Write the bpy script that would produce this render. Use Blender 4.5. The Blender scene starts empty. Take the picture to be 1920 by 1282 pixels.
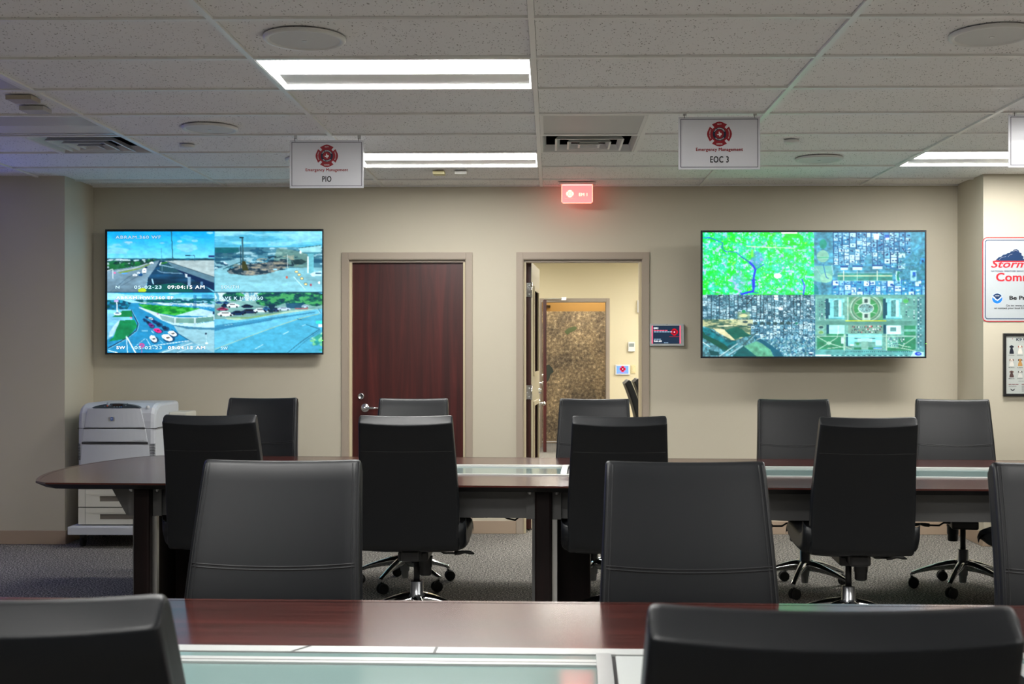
import bpy, bmesh, math, random
import numpy as np
from mathutils import Vector, Matrix

# ---------------------------------------------------------------- camera, world, exposure
SC = bpy.context.scene
COL = SC.collection
FPX = 2223.0                     # focal length in pixels of the 1920 wide frame
CAMZ = 1.41
cam_d = bpy.data.cameras.new('camera')
cam = bpy.data.objects.new('camera', cam_d)
COL.objects.link(cam)
cam.location = (0, 0, CAMZ)
cam.rotation_euler = (math.radians(90), 0, math.radians(0.8))
cam_d.sensor_width = 36
cam_d.lens = 36 * FPX / 1920
cam_d.shift_x = -42 / 1920
cam_d.shift_y = 15 / 1920
cam_d.clip_start = 0.05
cam_d.dof.use_dof = True
cam_d.dof.focus_distance = 6.6
cam_d.dof.aperture_fstop = 9.0
SC.camera = cam
SC.view_settings.view_transform = 'Standard'
SC.view_settings.look = 'None'
SC.view_settings.gamma = 1
SC.view_settings.use_curve_mapping = False
SC.view_settings.exposure = 0.62

w = bpy.data.worlds.new('world'); SC.world = w; w.use_nodes = True
w.node_tree.nodes['Background'].inputs[0].default_value = (0.5, 0.5, 0.5, 1)
w.node_tree.nodes['Background'].inputs[1].default_value = 0.02

LENS_STRENGTH = 29.0             # glow of a lit ceiling panel
LENS_COLOUR = (1.0, 0.985, 0.95)
SCREEN_STRENGTH = 1.0

rnd = random.Random(7)
PI = math.pi
ZC = 2.663                       # ceiling height
YB = 9.10                        # face of the back wall

# ---------------------------------------------------------------- helpers
def px(x, Y): return (x - 1033.0) * Y / FPX           # metres to the side of a thing at depth Y
def pz(y, Y): return CAMZ - (y - 656.0) * Y / FPX

def lin(c):
    return tuple(((v/255.0)/12.92 if v/255.0 <= 0.04045 else ((v/255.0+0.055)/1.055)**2.4) for v in c)

MATS = {}
def mat(name, col=(.8,.8,.8), rough=.5, metal=0, coat=0, emit=None, es=1.0, spec=.5, bump=None, coat_rough=.1):
    if name in MATS: return MATS[name]
    m = bpy.data.materials.new(name); m.use_nodes = True
    b = m.node_tree.nodes['Principled BSDF']
    b.inputs['Base Color'].default_value = (*col, 1)
    b.inputs['Roughness'].default_value = rough
    b.inputs['Metallic'].default_value = metal
    b.inputs['Specular IOR Level'].default_value = spec
    b.inputs['Coat Weight'].default_value = coat
    b.inputs['Coat Roughness'].default_value = coat_rough
    if emit:
        b.inputs['Emission Color'].default_value = (*emit, 1)
        b.inputs['Emission Strength'].default_value = es
    if bump:
        nt = m.node_tree
        tc = nt.nodes.new('ShaderNodeTexCoord')
        n = nt.nodes.new('ShaderNodeTexNoise'); n.inputs['Scale'].default_value = bump[0]; n.inputs['Detail'].default_value = 3
        bp = nt.nodes.new('ShaderNodeBump'); bp.inputs['Strength'].default_value = bump[1]; bp.inputs['Distance'].default_value = bump[2]
        nt.links.new(tc.outputs['Object'], n.inputs['Vector'])
        nt.links.new(n.outputs['Fac'], bp.inputs['Height'])
        nt.links.new(bp.outputs['Normal'], b.inputs['Normal'])
    MATS[name] = m
    return m

def ramp(nt, stops):
    r = nt.nodes.new('ShaderNodeValToRGB')
    el = r.color_ramp.elements
    el[0].position = stops[0][0]; el[0].color = (*stops[0][1], 1)
    el[1].position = stops[-1][0]; el[1].color = (*stops[-1][1], 1)
    for p, c in stops[1:-1]:
        e = el.new(p); e.color = (*c, 1)
    return r

def wood(name, axis, dark, light, rough=.28, coat=.35, scale=1.0, coat_rough=.12):
    m = mat(name, rough=rough, coat=coat, coat_rough=coat_rough)
    nt = m.node_tree; b = nt.nodes['Principled BSDF']
    tc = nt.nodes.new('ShaderNodeTexCoord'); mp = nt.nodes.new('ShaderNodeMapping')
    s = [26*scale]*3; s[axis] = 1.3*scale
    mp.inputs['Scale'].default_value = s
    n = nt.nodes.new('ShaderNodeTexNoise'); n.inputs['Scale'].default_value = 1.0; n.inputs['Detail'].default_value = 7
    n.inputs['Roughness'].default_value = .62; n.inputs['Distortion'].default_value = .9
    r = ramp(nt, [(.28, dark), (.5, tuple((a+c)/2*.9 for a, c in zip(dark, light))), (.72, light)])
    nt.links.new(tc.outputs['Object'], mp.inputs['Vector']); nt.links.new(mp.outputs['Vector'], n.inputs['Vector'])
    nt.links.new(n.outputs['Fac'], r.inputs['Fac']); nt.links.new(r.outputs['Color'], b.inputs['Base Color'])
    return m

def emis(name, col, strength=1.0):
    if name in MATS: return MATS[name]
    m = bpy.data.materials.new(name); m.use_nodes = True
    nt = m.node_tree; nt.nodes.remove(nt.nodes['Principled BSDF'])
    e = nt.nodes.new('ShaderNodeEmission'); e.inputs[0].default_value = (*col, 1); e.inputs[1].default_value = strength
    nt.links.new(e.outputs[0], nt.nodes['Material Output'].inputs[0])
    MATS[name] = m
    return m

class MB:
    """collects faces with material slots; build() links them as one mesh object"""
    def __init__(s): s.v = []; s.f = []; s.mi = []; s.sm = []; s.mats = []
    def slot(s, m):
        if m not in s.mats: s.mats.append(m)
        return s.mats.index(m)
    def add(s, vs, fs, m, smooth=False):
        o = len(s.v); k = s.slot(m)
        s.v += [tuple(p) for p in vs]
        for f in fs:
            s.f.append([i+o for i in f]); s.mi.append(k); s.sm.append(smooth)
        return s
    def box(s, x0, x1, y0, y1, z0, z1, m):
        vs = [(x,y,z) for z in (z0,z1) for y in (y0,y1) for x in (x0,x1)]
        return s.add(vs, [(0,2,3,1),(4,5,7,6),(0,1,5,4),(2,6,7,3),(0,4,6,2),(1,3,7,5)], m)
    def quad(s, a, b, c, d, m): return s.add([a,b,c,d], [(0,1,2,3)], m)
    def rings(s, rings, m, cap=True, smooth=True, closed=True):
        n = len(rings[0]); vs = [p for r in rings for p in r]; fs = []
        for i in range(len(rings)-1):
            for j in range(n if closed else n-1):
                a = i*n+j; b = i*n+(j+1)%n
                fs.append((a, b, b+n, a+n))
        s.add(vs, fs, m, smooth)
        if cap:
            k = s.slot(m); o = len(s.v)-len(vs)
            s.f.append([o+j for j in range(n)][::-1]); s.mi.append(k); s.sm.append(False)
            s.f.append([o+(len(rings)-1)*n+j for j in range(n)]); s.mi.append(k); s.sm.append(False)
        return s
    def cyl(s, p0, p1, r0, m, r1=None, n=20, cap=True):
        r1 = r0 if r1 is None else r1
        return s.tube([p0, p1], [r0, r1], m, n, cap)
    def tube(s, pts, rad, m, n=12, cap=True, closed=False, sx=1.0):
        pts = [Vector(p) for p in pts]
        if not isinstance(rad, (list, tuple)): rad = [rad]*len(pts)
        rs = []; prev = None
        for i, p in enumerate(pts):
            if closed: d = pts[(i+1)%len(pts)] - pts[i-1]
            else: d = pts[min(i+1, len(pts)-1)] - pts[max(i-1, 0)]
            d.normalize()
            ref = Vector((0,0,1)) if abs(d.z) < .95 else Vector((0,1,0))
            if prev is not None:
                u = prev - d*prev.dot(d)
                if u.length < 1e-5: u = d.cross(ref)
            else: u = d.cross(ref)
            u.normalize(); vv = d.cross(u); prev = u
            rs.append([p + u*(math.cos(2*PI*k/n)*rad[i]*sx) + vv*(math.sin(2*PI*k/n)*rad[i]) for k in range(n)])
        if closed: rs.append(rs[0])
        return s.rings(rs, m, cap and not closed)
    def lathe(s, prof, c, m, n=32, axis='z', cap=False, smooth=True):
        rs = []
        for r, h in prof:
            ring = []
            for k in range(n):
                a = 2*PI*k/n; x, y = r*math.cos(a), r*math.sin(a)
                if axis == 'z': ring.append((c[0]+x, c[1]+y, c[2]+h))
                elif axis == 'y': ring.append((c[0]+x, c[1]+h, c[2]+y))
                else: ring.append((c[0]+h, c[1]+x, c[2]+y))
            rs.append(ring)
        return s.rings(rs, m, cap, smooth)
    def plate(s, pts, y0, y1, m):
        """outline in x,z pushed from y0 (front) to y1"""
        n = len(pts)
        vs = [(x, y0, z) for x, z in pts] + [(x, y1, z) for x, z in pts]
        fs = [list(range(n)), list(range(2*n-1, n-1, -1))] + [(j, n+j, n+(j+1)%n, (j+1)%n) for j in range(n)]
        return s.add(vs, fs, m)
    def flat(s, pts, y, m): return s.add([(x, y, z) for x, z in pts], [list(range(len(pts)))], m)
    def disc(s, cx, cz, r, y, m, n=40): return s.flat([(cx+r*math.cos(2*PI*k/n), cz+r*math.sin(2*PI*k/n)) for k in range(n)], y, m)
    def slab(s, pts, z0, z1, m):
        n = len(pts)
        vs = [(x, y, z0) for x, y in pts] + [(x, y, z1) for x, y in pts]
        fs = [list(range(n))[::-1], list(range(n, 2*n))] + [(j, (j+1)%n, n+(j+1)%n, n+j) for j in range(n)]
        return s.add(vs, fs, m)
    def build(s, name, parent=None, bevel=0, seg=2, sub=0, fix=True):
        me = bpy.data.meshes.new(name)
        off = Vector((0,0,0)); q = parent
        while q is not None: off += Vector(q.location); q = q.parent
        me.from_pydata([(a-off.x, b-off.y, c-off.z) for a, b, c in s.v], [], s.f)
        for m in s.mats: me.materials.append(m)
        me.polygons.foreach_set('material_index', s.mi)
        me.polygons.foreach_set('use_smooth', s.sm)
        if fix:
            bm = bmesh.new(); bm.from_mesh(me)
            bmesh.ops.recalc_face_normals(bm, faces=bm.faces); bm.to_mesh(me); bm.free()
        me.update()
        o = bpy.data.objects.new(name, me); COL.objects.link(o)
        if parent is not None: o.parent = parent
        if bevel:
            b = o.modifiers.new('bevel', 'BEVEL'); b.width = bevel; b.segments = seg; b.limit_method = 'ANGLE'; b.angle_limit = math.radians(40)
            b.harden_normals = False
        if sub:
            q = o.modifiers.new('sub', 'SUBSURF'); q.levels = q.render_levels = sub
        return o

def root(name, loc, label, cat, group=None, rz=0):
    o = bpy.data.objects.new(name, None); COL.objects.link(o); o.empty_display_size = .1
    o.location = loc; o.rotation_euler = (0, 0, rz)
    return tag(o, label, cat, group)
def tag(o, label, cat, group=None):
    o['label'] = label; o['category'] = cat
    if group: o['group'] = group
    return o
def struct(o):
    o['kind'] = 'structure'; return o
def copy_tree(o, parent=None):
    c = o.copy(); COL.objects.link(c)
    if parent is not None: c.parent = parent
    for ch in [q for q in bpy.data.objects if q.parent == o]: copy_tree(ch, c)
    return c

def text_geo(s, bold=0.0, shear=0.0, space=1.0):
    """letter shapes; boldness comes from copies shifted a little to each side"""
    vs, fs = text_geo0(s, shear, space)
    if bold <= 0: return vs, fs
    V, F = [], []
    for dx, dy in ((-bold, -bold*.5), (-bold, bold*.5), (0, 0), (bold, -bold*.5), (bold, bold*.5)):
        o = len(V); V += [(x+dx, y+dy, len(V)*4e-5/max(1, len(vs))) for x, y, z in vs]; F += [tuple(i+o for i in f) for f in fs]
    return V, F
def text_geo0(s, shear=0.0, space=1.0):
    cu = bpy.data.curves.new('t', 'FONT'); cu.body = s; cu.size = 1; cu.shear = shear
    cu.space_character = space; cu.resolution_u = 3
    o = bpy.data.objects.new('t', cu); COL.objects.link(o)
    dg = bpy.context.evaluated_depsgraph_get(); dg.update()
    me = bpy.data.meshes.new_from_object(o.evaluated_get(dg))
    vs = [tuple(v.co) for v in me.vertices]; fs = [tuple(p.vertices) for p in me.polygons]
    bpy.data.objects.remove(o); bpy.data.curves.remove(cu); bpy.data.meshes.remove(me)
    return vs, fs
def put_text(mb, s, x0, x1, z0, z1, y, m, bold=0.0, shear=0.0, space=1.0, ref=None):
    """lettering filling the box x0..x1, z0..z1 on the plane y, read from -y"""
    vs, fs = text_geo(s, bold, shear, space)
    xs = [v[0] for v in vs]; ys = [v[1] for v in vs]
    a, b, c, d = min(xs), max(xs), min(ys), max(ys)
    sx = (x1-x0)/(b-a); sz = (z1-z0)/(d-c)
    mb.add([(x0+(v[0]-a)*sx, y-v[2], z0+(v[1]-c)*sz) for v in vs], fs, m)
def arc_text(mb, s, cx, cz, r, a0, a1, h, y, m, bold=.01, inner=False):
    """letters standing along a circle from angle a0 to a1 (degrees)"""
    n = len(s)
    for i, ch in enumerate(s):
        if ch == ' ': continue
        a = math.radians(a0+(a1-a0)*(i+.5)/n)
        vs, fs = text_geo(ch, bold)
        xs = [v[0] for v in vs]; mx = (min(xs)+max(xs))/2
        up = (math.cos(a), math.sin(a)) if not inner else (-math.cos(a), -math.sin(a))
        rt = (up[1], -up[0])
        mb.add([(cx+r*math.cos(a)+rt[0]*(v[0]-mx)*h+up[0]*(v[1]-.35)*h, y-v[2], cz+r*math.sin(a)+rt[1]*(v[0]-mx)*h+up[1]*(v[1]-.35)*h) for v in vs], fs, m)

def rrect(x0, x1, z0, z1, r, n=6):
    pts = []
    for cx, cz, a in ((x1-r, z1-r, 0), (x0+r, z1-r, 90), (x0+r, z0+r, 180), (x1-r, z0+r, 270)):
        for k in range(n+1):
            t = math.radians(a+90*k/n); pts.append((cx+r*math.cos(t), cz+r*math.sin(t)))
    return pts

TEXAS = [(-.17,.52),(.06,.52),(.06,.27),(.28,.2),(.46,.16),(.52,-.08),(.44,-.2),(.2,-.36),(.14,-.62),(-.03,-.54),(-.14,-.28),(-.25,-.2),(-.36,-.32),(-.58,0),(-.17,.02)]
def emblem(mb, cx, cz, y, R, red, navy, white, words=True):
    arm = [(-.60,.77),(-.2,.965),(0,1.0),(.2,.965),(.60,.77),(.36,.48),(-.36,.48)]
    for k in range(4):
        c, s = math.cos(k*PI/2), math.sin(k*PI/2)
        mb.flat([(cx+R*(c*a-s*b), cz+R*(s*a+c*b)) for a, b in arm], y, red)
    mb.disc(cx, cz, .68*R, y-.0004, red)
    mb.disc(cx, cz, .54*R, y-.0008, navy)
    mb.disc(cx, cz, .355*R, y-.0012, red)
    mb.flat([(cx+.36*R*a, cz+.36*R*b) for a, b in TEXAS], y-.0016, white)
    if words:
        put_text(mb, 'DUTY', cx-.17*R, cx+.17*R, cz+.74*R, cz+.85*R, y-.0016, white, .02)
        put_text(mb, 'HONOR', cx-.24*R, cx+.24*R, cz-.86*R, cz-.74*R, y-.0016, white, .02)
        arc_text(mb, 'EXCELLENCE', cx, cz, .79*R, 208, 152, .11*R, y-.0016, white, .02)
        arc_text(mb, 'COMPASSION', cx, cz, .79*R, 28, -28, .11*R, y-.0016, white, .02)
        arc_text(mb, 'FIRE DEPARTMENT', cx, cz, .45*R, 155, 25, .13*R, y-.0016, white, .02)
        arc_text(mb, 'ARLINGTON', cx, cz, .45*R, 222, 318, .13*R, y-.0016, white, .02, inner=True)

# ---------------------------------------------------------------- materials
def wall_paint(name, col):
    return mat(name, col, .55, bump=(260, .12, .002), spec=.35)
M_WALL = wall_paint('wall_paint', lin((196,189,170)))
M_WALL2 = wall_paint('conference_wall_paint', lin((222,212,180)))
M_TRIM = mat('taupe_trim_paint', lin((164,151,136)), .42)
M_STOP = mat('cream_jamb_paint', lin((205,192,160)), .45)
M_BASE = mat('rubber_baseboard', lin((168,148,128)), .5)
M_ALU = mat('brushed_aluminium', (.72,.73,.73), .32, 1)
M_ALUP = mat('pale_anodised_aluminium', (.52,.54,.53), .42, .35)
M_CHROME = mat('polished_chrome', (.78,.79,.81), .07, 1)
M_BLACK = mat('black_plastic', (.008,.008,.009), .42)
M_RUBBER = mat('black_rubber', (.006,.006,.006), .7)
M_DARKMETAL = mat('charcoal_painted_metal', (.12,.12,.12), .45, .2)
M_BEZEL = mat('black_bezel', (.006,.010,.016), .3)
M_WHITE = mat('white_enamel', (.78,.78,.76), .4)
M_TBAR = mat('ceiling_bar_white', (.90,.90,.88), .35)
M_WOODX = wood('mahogany_laminate', 0, (.018,.0055,.0050), (.105,.022,.016), .22, .28, 1.0, .14)
M_WOODEDGE = wood('mahogany_edge', 0, (.035,.010,.008), (.10,.025,.018), .25, .4)
M_WOODZ = wood('mahogany_panel', 2, (.0035,.0015,.0015), (.010,.003,.0028), .55, 0)
M_WOODZ.node_tree.nodes['Principled BSDF'].inputs['Specular IOR Level'].default_value = .25
M_DOOR = wood('mahogany_door', 2, (.022,.0040,.0038), (.092,.0135,.0115), .36, .10, .55, .3)

def leather():
    m = mat('black_leather', (.0030,.0042,.0062), .42, spec=.37)
    nt = m.node_tree; b = nt.nodes['Principled BSDF']
    tc = nt.nodes.new('ShaderNodeTexCoord')
    v = nt.nodes.new('ShaderNodeTexVoronoi'); v.inputs['Scale'].default_value = 950
    n = nt.nodes.new('ShaderNodeTexNoise'); n.inputs['Scale'].default_value = 9; n.inputs['Detail'].default_value = 3
    ad = nt.nodes.new('ShaderNodeMath'); ad.operation = 'MULTIPLY_ADD'; ad.inputs[1].default_value = 5; 
    bp = nt.nodes.new('ShaderNodeBump'); bp.inputs['Strength'].default_value = .16; bp.inputs['Distance'].default_value = .0009
    nt.links.new(tc.outputs['Object'], v.inputs['Vector']); nt.links.new(tc.outputs['Object'], n.inputs['Vector'])
    nt.links.new(n.outputs['Fac'], ad.inputs[0]); nt.links.new(v.outputs['Distance'], ad.inputs[2])
    nt.links.new(ad.outputs[0], bp.inputs['Height']); nt.links.new(bp.outputs['Normal'], b.inputs['Normal'])
    return m
M_LEATHER = leather()
M_THREAD = mat('leather_piping', (.010,.011,.013), .5)

def carpet():
    m = mat('speckled_carpet', rough=1.0, spec=.1)
    nt = m.node_tree; b = nt.nodes['Principled BSDF']
    tc = nt.nodes.new('ShaderNodeTexCoord')
    n = nt.nodes.new('ShaderNodeTexNoise'); n.inputs['Scale'].default_value = 95; n.inputs['Detail'].default_value = 4; n.inputs['Roughness'].default_value = .8
    r = ramp(nt, [(.38, lin((36,36,38))), (.5, lin((104,102,98))), (.62, lin((206,200,190)))])
    n2 = nt.nodes.new('ShaderNodeTexNoise'); n2.inputs['Scale'].default_value = 1.3
    bp = nt.nodes.new('ShaderNodeBump'); bp.inputs['Strength'].default_value = .6; bp.inputs['Distance'].default_value = .004
    nt.links.new(tc.outputs['Object'], n.inputs['Vector']); nt.links.new(n.outputs['Fac'], r.inputs['Fac'])
    nt.links.new(r.outputs['Color'], b.inputs['Base Color']); nt.links.new(n.outputs['Fac'], bp.inputs['Height'])
    nt.links.new(bp.outputs['Normal'], b.inputs['Normal'])
    return m
M_CARPET = carpet()

def tile_mat():
    m = mat('fissured_ceiling_tile', rough=.95, spec=.1)
    nt = m.node_tree; b = nt.nodes['Principled BSDF']
    tc = nt.nodes.new('ShaderNodeTexCoord')
    mp = nt.nodes.new('ShaderNodeMapping'); mp.inputs['Scale'].default_value = (108, 52, 108); mp.inputs['Rotation'].default_value = (0,0,.45)
    wn = nt.nodes.new('ShaderNodeTexNoise'); wn.inputs['Scale'].default_value = 14; wn.inputs['Detail'].default_value = 1
    sc = nt.nodes.new('ShaderNodeVectorMath'); sc.operation = 'MULTIPLY_ADD'; sc.inputs[1].default_value = (.05,.05,0)
    v = nt.nodes.new('ShaderNodeTexVoronoi'); v.inputs['Scale'].default_value = 1.0; v.inputs['Randomness'].default_value = 1
    sep = nt.nodes.new('ShaderNodeSeparateColor')
    th = nt.nodes.new('ShaderNodeMath'); th.operation = 'MULTIPLY'; th.inputs[1].default_value = .30
    lt = nt.nodes.new('ShaderNodeMath'); lt.operation = 'LESS_THAN'
    mx = nt.nodes.new('ShaderNodeMix'); mx.data_type = 'RGBA'
    mx.inputs[6].default_value = (.92,.91,.90,1); mx.inputs[7].default_value = (.31,.295,.28,1)
    bp = nt.nodes.new('ShaderNodeBump'); bp.inputs['Strength'].default_value = .25; bp.inputs['Distance'].default_value = .002; bp.invert = True
    L = nt.links.new
    L(tc.outputs['Object'], wn.inputs['Vector']); L(wn.outputs['Color'], sc.inputs[0]); L(tc.outputs['Object'], sc.inputs[2])
    L(sc.outputs[0], mp.inputs['Vector']); L(mp.outputs['Vector'], v.inputs['Vector'])
    L(v.outputs['Color'], sep.inputs[0]); L(sep.outputs[0], th.inputs[0]); L(v.outputs['Distance'], lt.inputs[0]); L(th.outputs[0], lt.inputs[1])
    L(lt.outputs[0], mx.inputs[0]); L(mx.outputs[2], b.inputs['Base Color']); L(lt.outputs[0], bp.inputs['Height'])
    L(bp.outputs['Normal'], b.inputs['Normal'])
    return m
M_TILE = tile_mat()
M_LENS2 = emis('lit_lens_conference', (1.0, .97, .90), 44)
M_LENS = emis('lit_lens', LENS_COLOUR, LENS_STRENGTH)
M_INKRED = mat('printed_red', lin((150,18,34)), .4)
M_INKNAVY = mat('printed_navy', lin((14,26,56)), .4)
M_INKBLACK = mat('printed_black', lin((18,20,26)), .4)
M_PAPERW = mat('printed_white', (.8,.8,.8), .4)
# ---------------------------------------------------------------- room shell
GX0, GY0, PX, PY = -.075, 8.15, 1.2192, .6096
XL, XR, YN = GX0-5*PX, GX0+5*PX, GY0-20*PY
D1 = (-1.609, -.602); D2 = (-.266, .753)       # outer edges of the two door frames
DT = 2.159                                     # top of the frames
def wall_with_doors(name, y0, y1, x0, x1, openings, h, m):
    mb = MB(); xs = x0
    for a, b in openings:
        mb.box(xs, a, y0, y1, 0, h, m); mb.box(a, b, y0, y1, DT-.05, h, m); xs = b
    mb.box(xs, x1, y0, y1, 0, h, m)
    return struct(mb.build(name))
wall_with_doors('wall_back', YB, YB+.16, -3.60, 3.60, [(D1[0]+.05, D1[1]-.05), (D2[0]+.05, D2[1]-.05)], 2.8, M_WALL)
struct(MB().box(XL-.1, -3.53, 8.56, YB+.16, 0, 2.8, M_WALL).build('wall_left_return'))
struct(MB().box(3.105, XR+.1, 8.56, YB+.16, 0, 2.8, M_WALL).build('wall_right_return'))
M_WALLP = wall_paint('bounce_wall_paint', lin((222,216,200)))  # unseen walls kept paler than the back wall to bounce more light
struct(MB().box(XL-.1, XL, YN, 8.56, 0, 2.8, M_WALLP).build('wall_left'))
struct(MB().box(XR, XR+.1, YN, 8.56, 0, 2.8, M_WALLP).build('wall_right'))
struct(MB().box(XL-.1, XR+.1, YN-.1, YN, 0, 2.8, M_WALLP).build('wall_front'))
struct(MB().box(XL-.1, XR+.1, YN-.1, YB+.16, -.05, 0, M_CARPET).build('floor'))

# baseboards
def base_strip(name, segs):
    mb = MB()
    for x0, x1, y0, y1 in segs: mb.box(x0, x1, y0, y1, 0, .10, M_BASE)
    return struct(mb.build(name, bevel=.003))
base_strip('baseboard_back', [(-3.53, D1[0], YB-.008, YB), (D1[1], D2[0], YB-.008, YB), (D2[1], 3.105, YB-.008, YB)])
base_strip('baseboard_left', [(XL, -3.522, 8.552, 8.56), (-3.53, -3.522, 8.56, YB-.008)])
base_strip('baseboard_right', [(3.097, XR, 8.552, 8.56), (3.097, 3.105, 8.56, YB-.008)])

# suspended ceiling: tiles with the fixtures' cells left open, and the bars
LIT = [(-1, 5), (-1, 9), (2, 9), (2, 5), (-1, 1), (2, 1), (-1, -3), (2, -3)]   # column, row counted from y0
ROW0 = GY0-10*PY
def cell(c, r):      # x0,x1,y0,y1
    return GX0+c*PX, GX0+(c+1)*PX, ROW0+r*PY, ROW0+(r+1)*PY
UNLIT = [(-3, 7)]
HALF = [(0, 7, 0), (0, 8, 0), (-3, 8, 1), (-3, 5, 1)]       # half cells: diffusers and grilles; 0 left half, 1 right half
open_full = set(LIT+UNLIT); open_half = {(c, r): h for c, r, h in HALF}
tiles = MB(); bars = MB()
ZT = ZC+.010
for c in range(-5, 5):
    for r in range(-10, 12):
        x0, x1, y0, y1 = cell(c, r)
        if (c, r) in open_full: continue
        if (c, r) in open_half:
            xm = (x0+x1)/2
            if open_half[(c, r)] == 0: x0 = xm
            else: x1 = xm
        y1 = min(y1, YB)
        if y0 >= YB: continue
        if y1-y0 < .02: continue
        # a few tiles sit slightly proud or tilted
        t = rnd.uniform(-.002, .004)
        x0 += .0135; x1 -= .0135; y0 += .0135; y1 -= .0135  # tiles cut short so dark gaps imitate the shadow line along the bars
        tiles.quad((x0, y0, ZT+rnd.uniform(0, .003)), (x1, y0, ZT), (x1, y1, ZT+rnd.uniform(0, .003)), (x0, y1, ZT), M_TILE)
for c in range(-5, 6):
    x = GX0+c*PX
    bars.box(x-.012, x+.012, YN, YB, ZC, ZC+.03, M_TBAR)
for r in range(-10, 12):
    y = ROW0+r*PY
    if y < YB-.05: bars.box(XL, XR, y-.012, y+.012, ZC+.0008, ZC+.03, M_TBAR)
for c, r, h in HALF:
    x0, x1, y0, y1 = cell(c, r); xm = (x0+x1)/2
    bars.box(xm-.012, xm+.012, y0, y1, ZC+.0004, ZC+.03, M_TBAR)
bars.box(-3.53, 3.105, YB-.02, YB, ZC+.0004, ZC+.02, M_TBAR)
ceil = struct(tiles.build('ceiling', fix=False))
struct(bars.build('ceiling_grid', ceil))
struct(MB().box(XL-.1, XR+.1, YN-.1, YB+.16, 2.83, 2.9, mat('plenum_dark', (.05,.05,.05), .9)).build('ceiling_slab', ceil))

# light panels
M_TROFFER = mat('troffer_white', (.80,.80,.78), .35)
M_LENSOFF = mat('dark_lens', (.62,.62,.66), .25)
def troffer(c, r, label, lit=True, loc=None, lens=None):
    x0, x1, y0, y1 = cell(c, r) if loc is None else loc
    x0 += .014; x1 -= .014; y0 += .014; y1 -= .014
    o = root('ceiling_light', ((x0+x1)/2, (y0+y1)/2, ZC), label, 'ceiling light', 'recessed ceiling light panels')
    L = y1-y0; ml = lens or (M_LENS if lit else M_LENSOFF)
    mb = MB()
    zz = ZC+.004
    # housing: rim, back pan and the trough reflector between the two lens bands
    mb.box(x0-.006, x1+.006, y0-.006, y0+.006, zz-.003, ZC+.09, M_TROFFER); mb.box(x0-.006, x1+.006, y1-.008, y1+.006, zz-.003, ZC+.09, M_TROFFER)
    mb.box(x0-.006, x0+.004, y0, y1, zz-.003, ZC+.09, M_TROFFER); mb.box(x1-.004, x1+.006, y0, y1, zz-.003, ZC+.09, M_TROFFER)
    mb.box(x0, x1, y0, y1, ZC+.085, ZC+.095, M_TROFFER)
    a, b = y0+.475*L, y0+.895*L
    xi0, xi1 = x0+.012, x1-.012
    z2 = ZC+.022
    mb.quad((xi0, a, zz+.003), (xi1, a, zz+.003), (xi1, a+.05, z2), (xi0+.012, a+.05, z2), M_TROFFER)
    mb.quad((xi0+.012, a+.05, z2), (xi1, a+.05, z2), (xi1, b, zz+.003), (xi0+.015, b, zz+.003), M_TROFFER)
    mb.build('housing', o, fix=False)
    l1 = MB().box(x0+.006, x1-.006, y0+.008, a, zz, zz+.006, ml)
    l1.build('lens', o)
    MB().box(x0+.006, x1-.006, b, y1-.01, zz, zz+.006, ml).build('lens', o)
    return o
tl = {(-1,5): 'lit white ceiling light panel nearest the camera, left of centre', (-1,9): 'lit white ceiling light panel behind the PIO sign, near the back wall',
      (2,9): 'lit white ceiling light panel at the right, near the back wall', (2,5): 'lit white ceiling light panel outside the frame at right',
      (-1,1): 'lit white ceiling light panel above the front table', (2,1): 'lit white ceiling light panel above the front table, outside the frame at right',
      (-1,-3): 'lit white ceiling light panel behind the camera', (2,-3): 'lit white ceiling light panel behind the camera at right', (-4,-3): 'lit white ceiling light panel behind the camera at left', (-4,1): 'lit white ceiling light panel far to the left, outside the frame', (4,-3): 'lit white ceiling light panel behind the camera, farthest to the right',
      (-1,-7): 'lit white ceiling light panel at the far end behind the camera', (2,-7): 'lit white ceiling light panel at the far end behind the camera, right'}
for c, r in LIT: troffer(c, r, tl[(c, r)])
troffer(-3, 7, 'unlit bluish ceiling light panel above the printer at the left edge', False)

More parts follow.
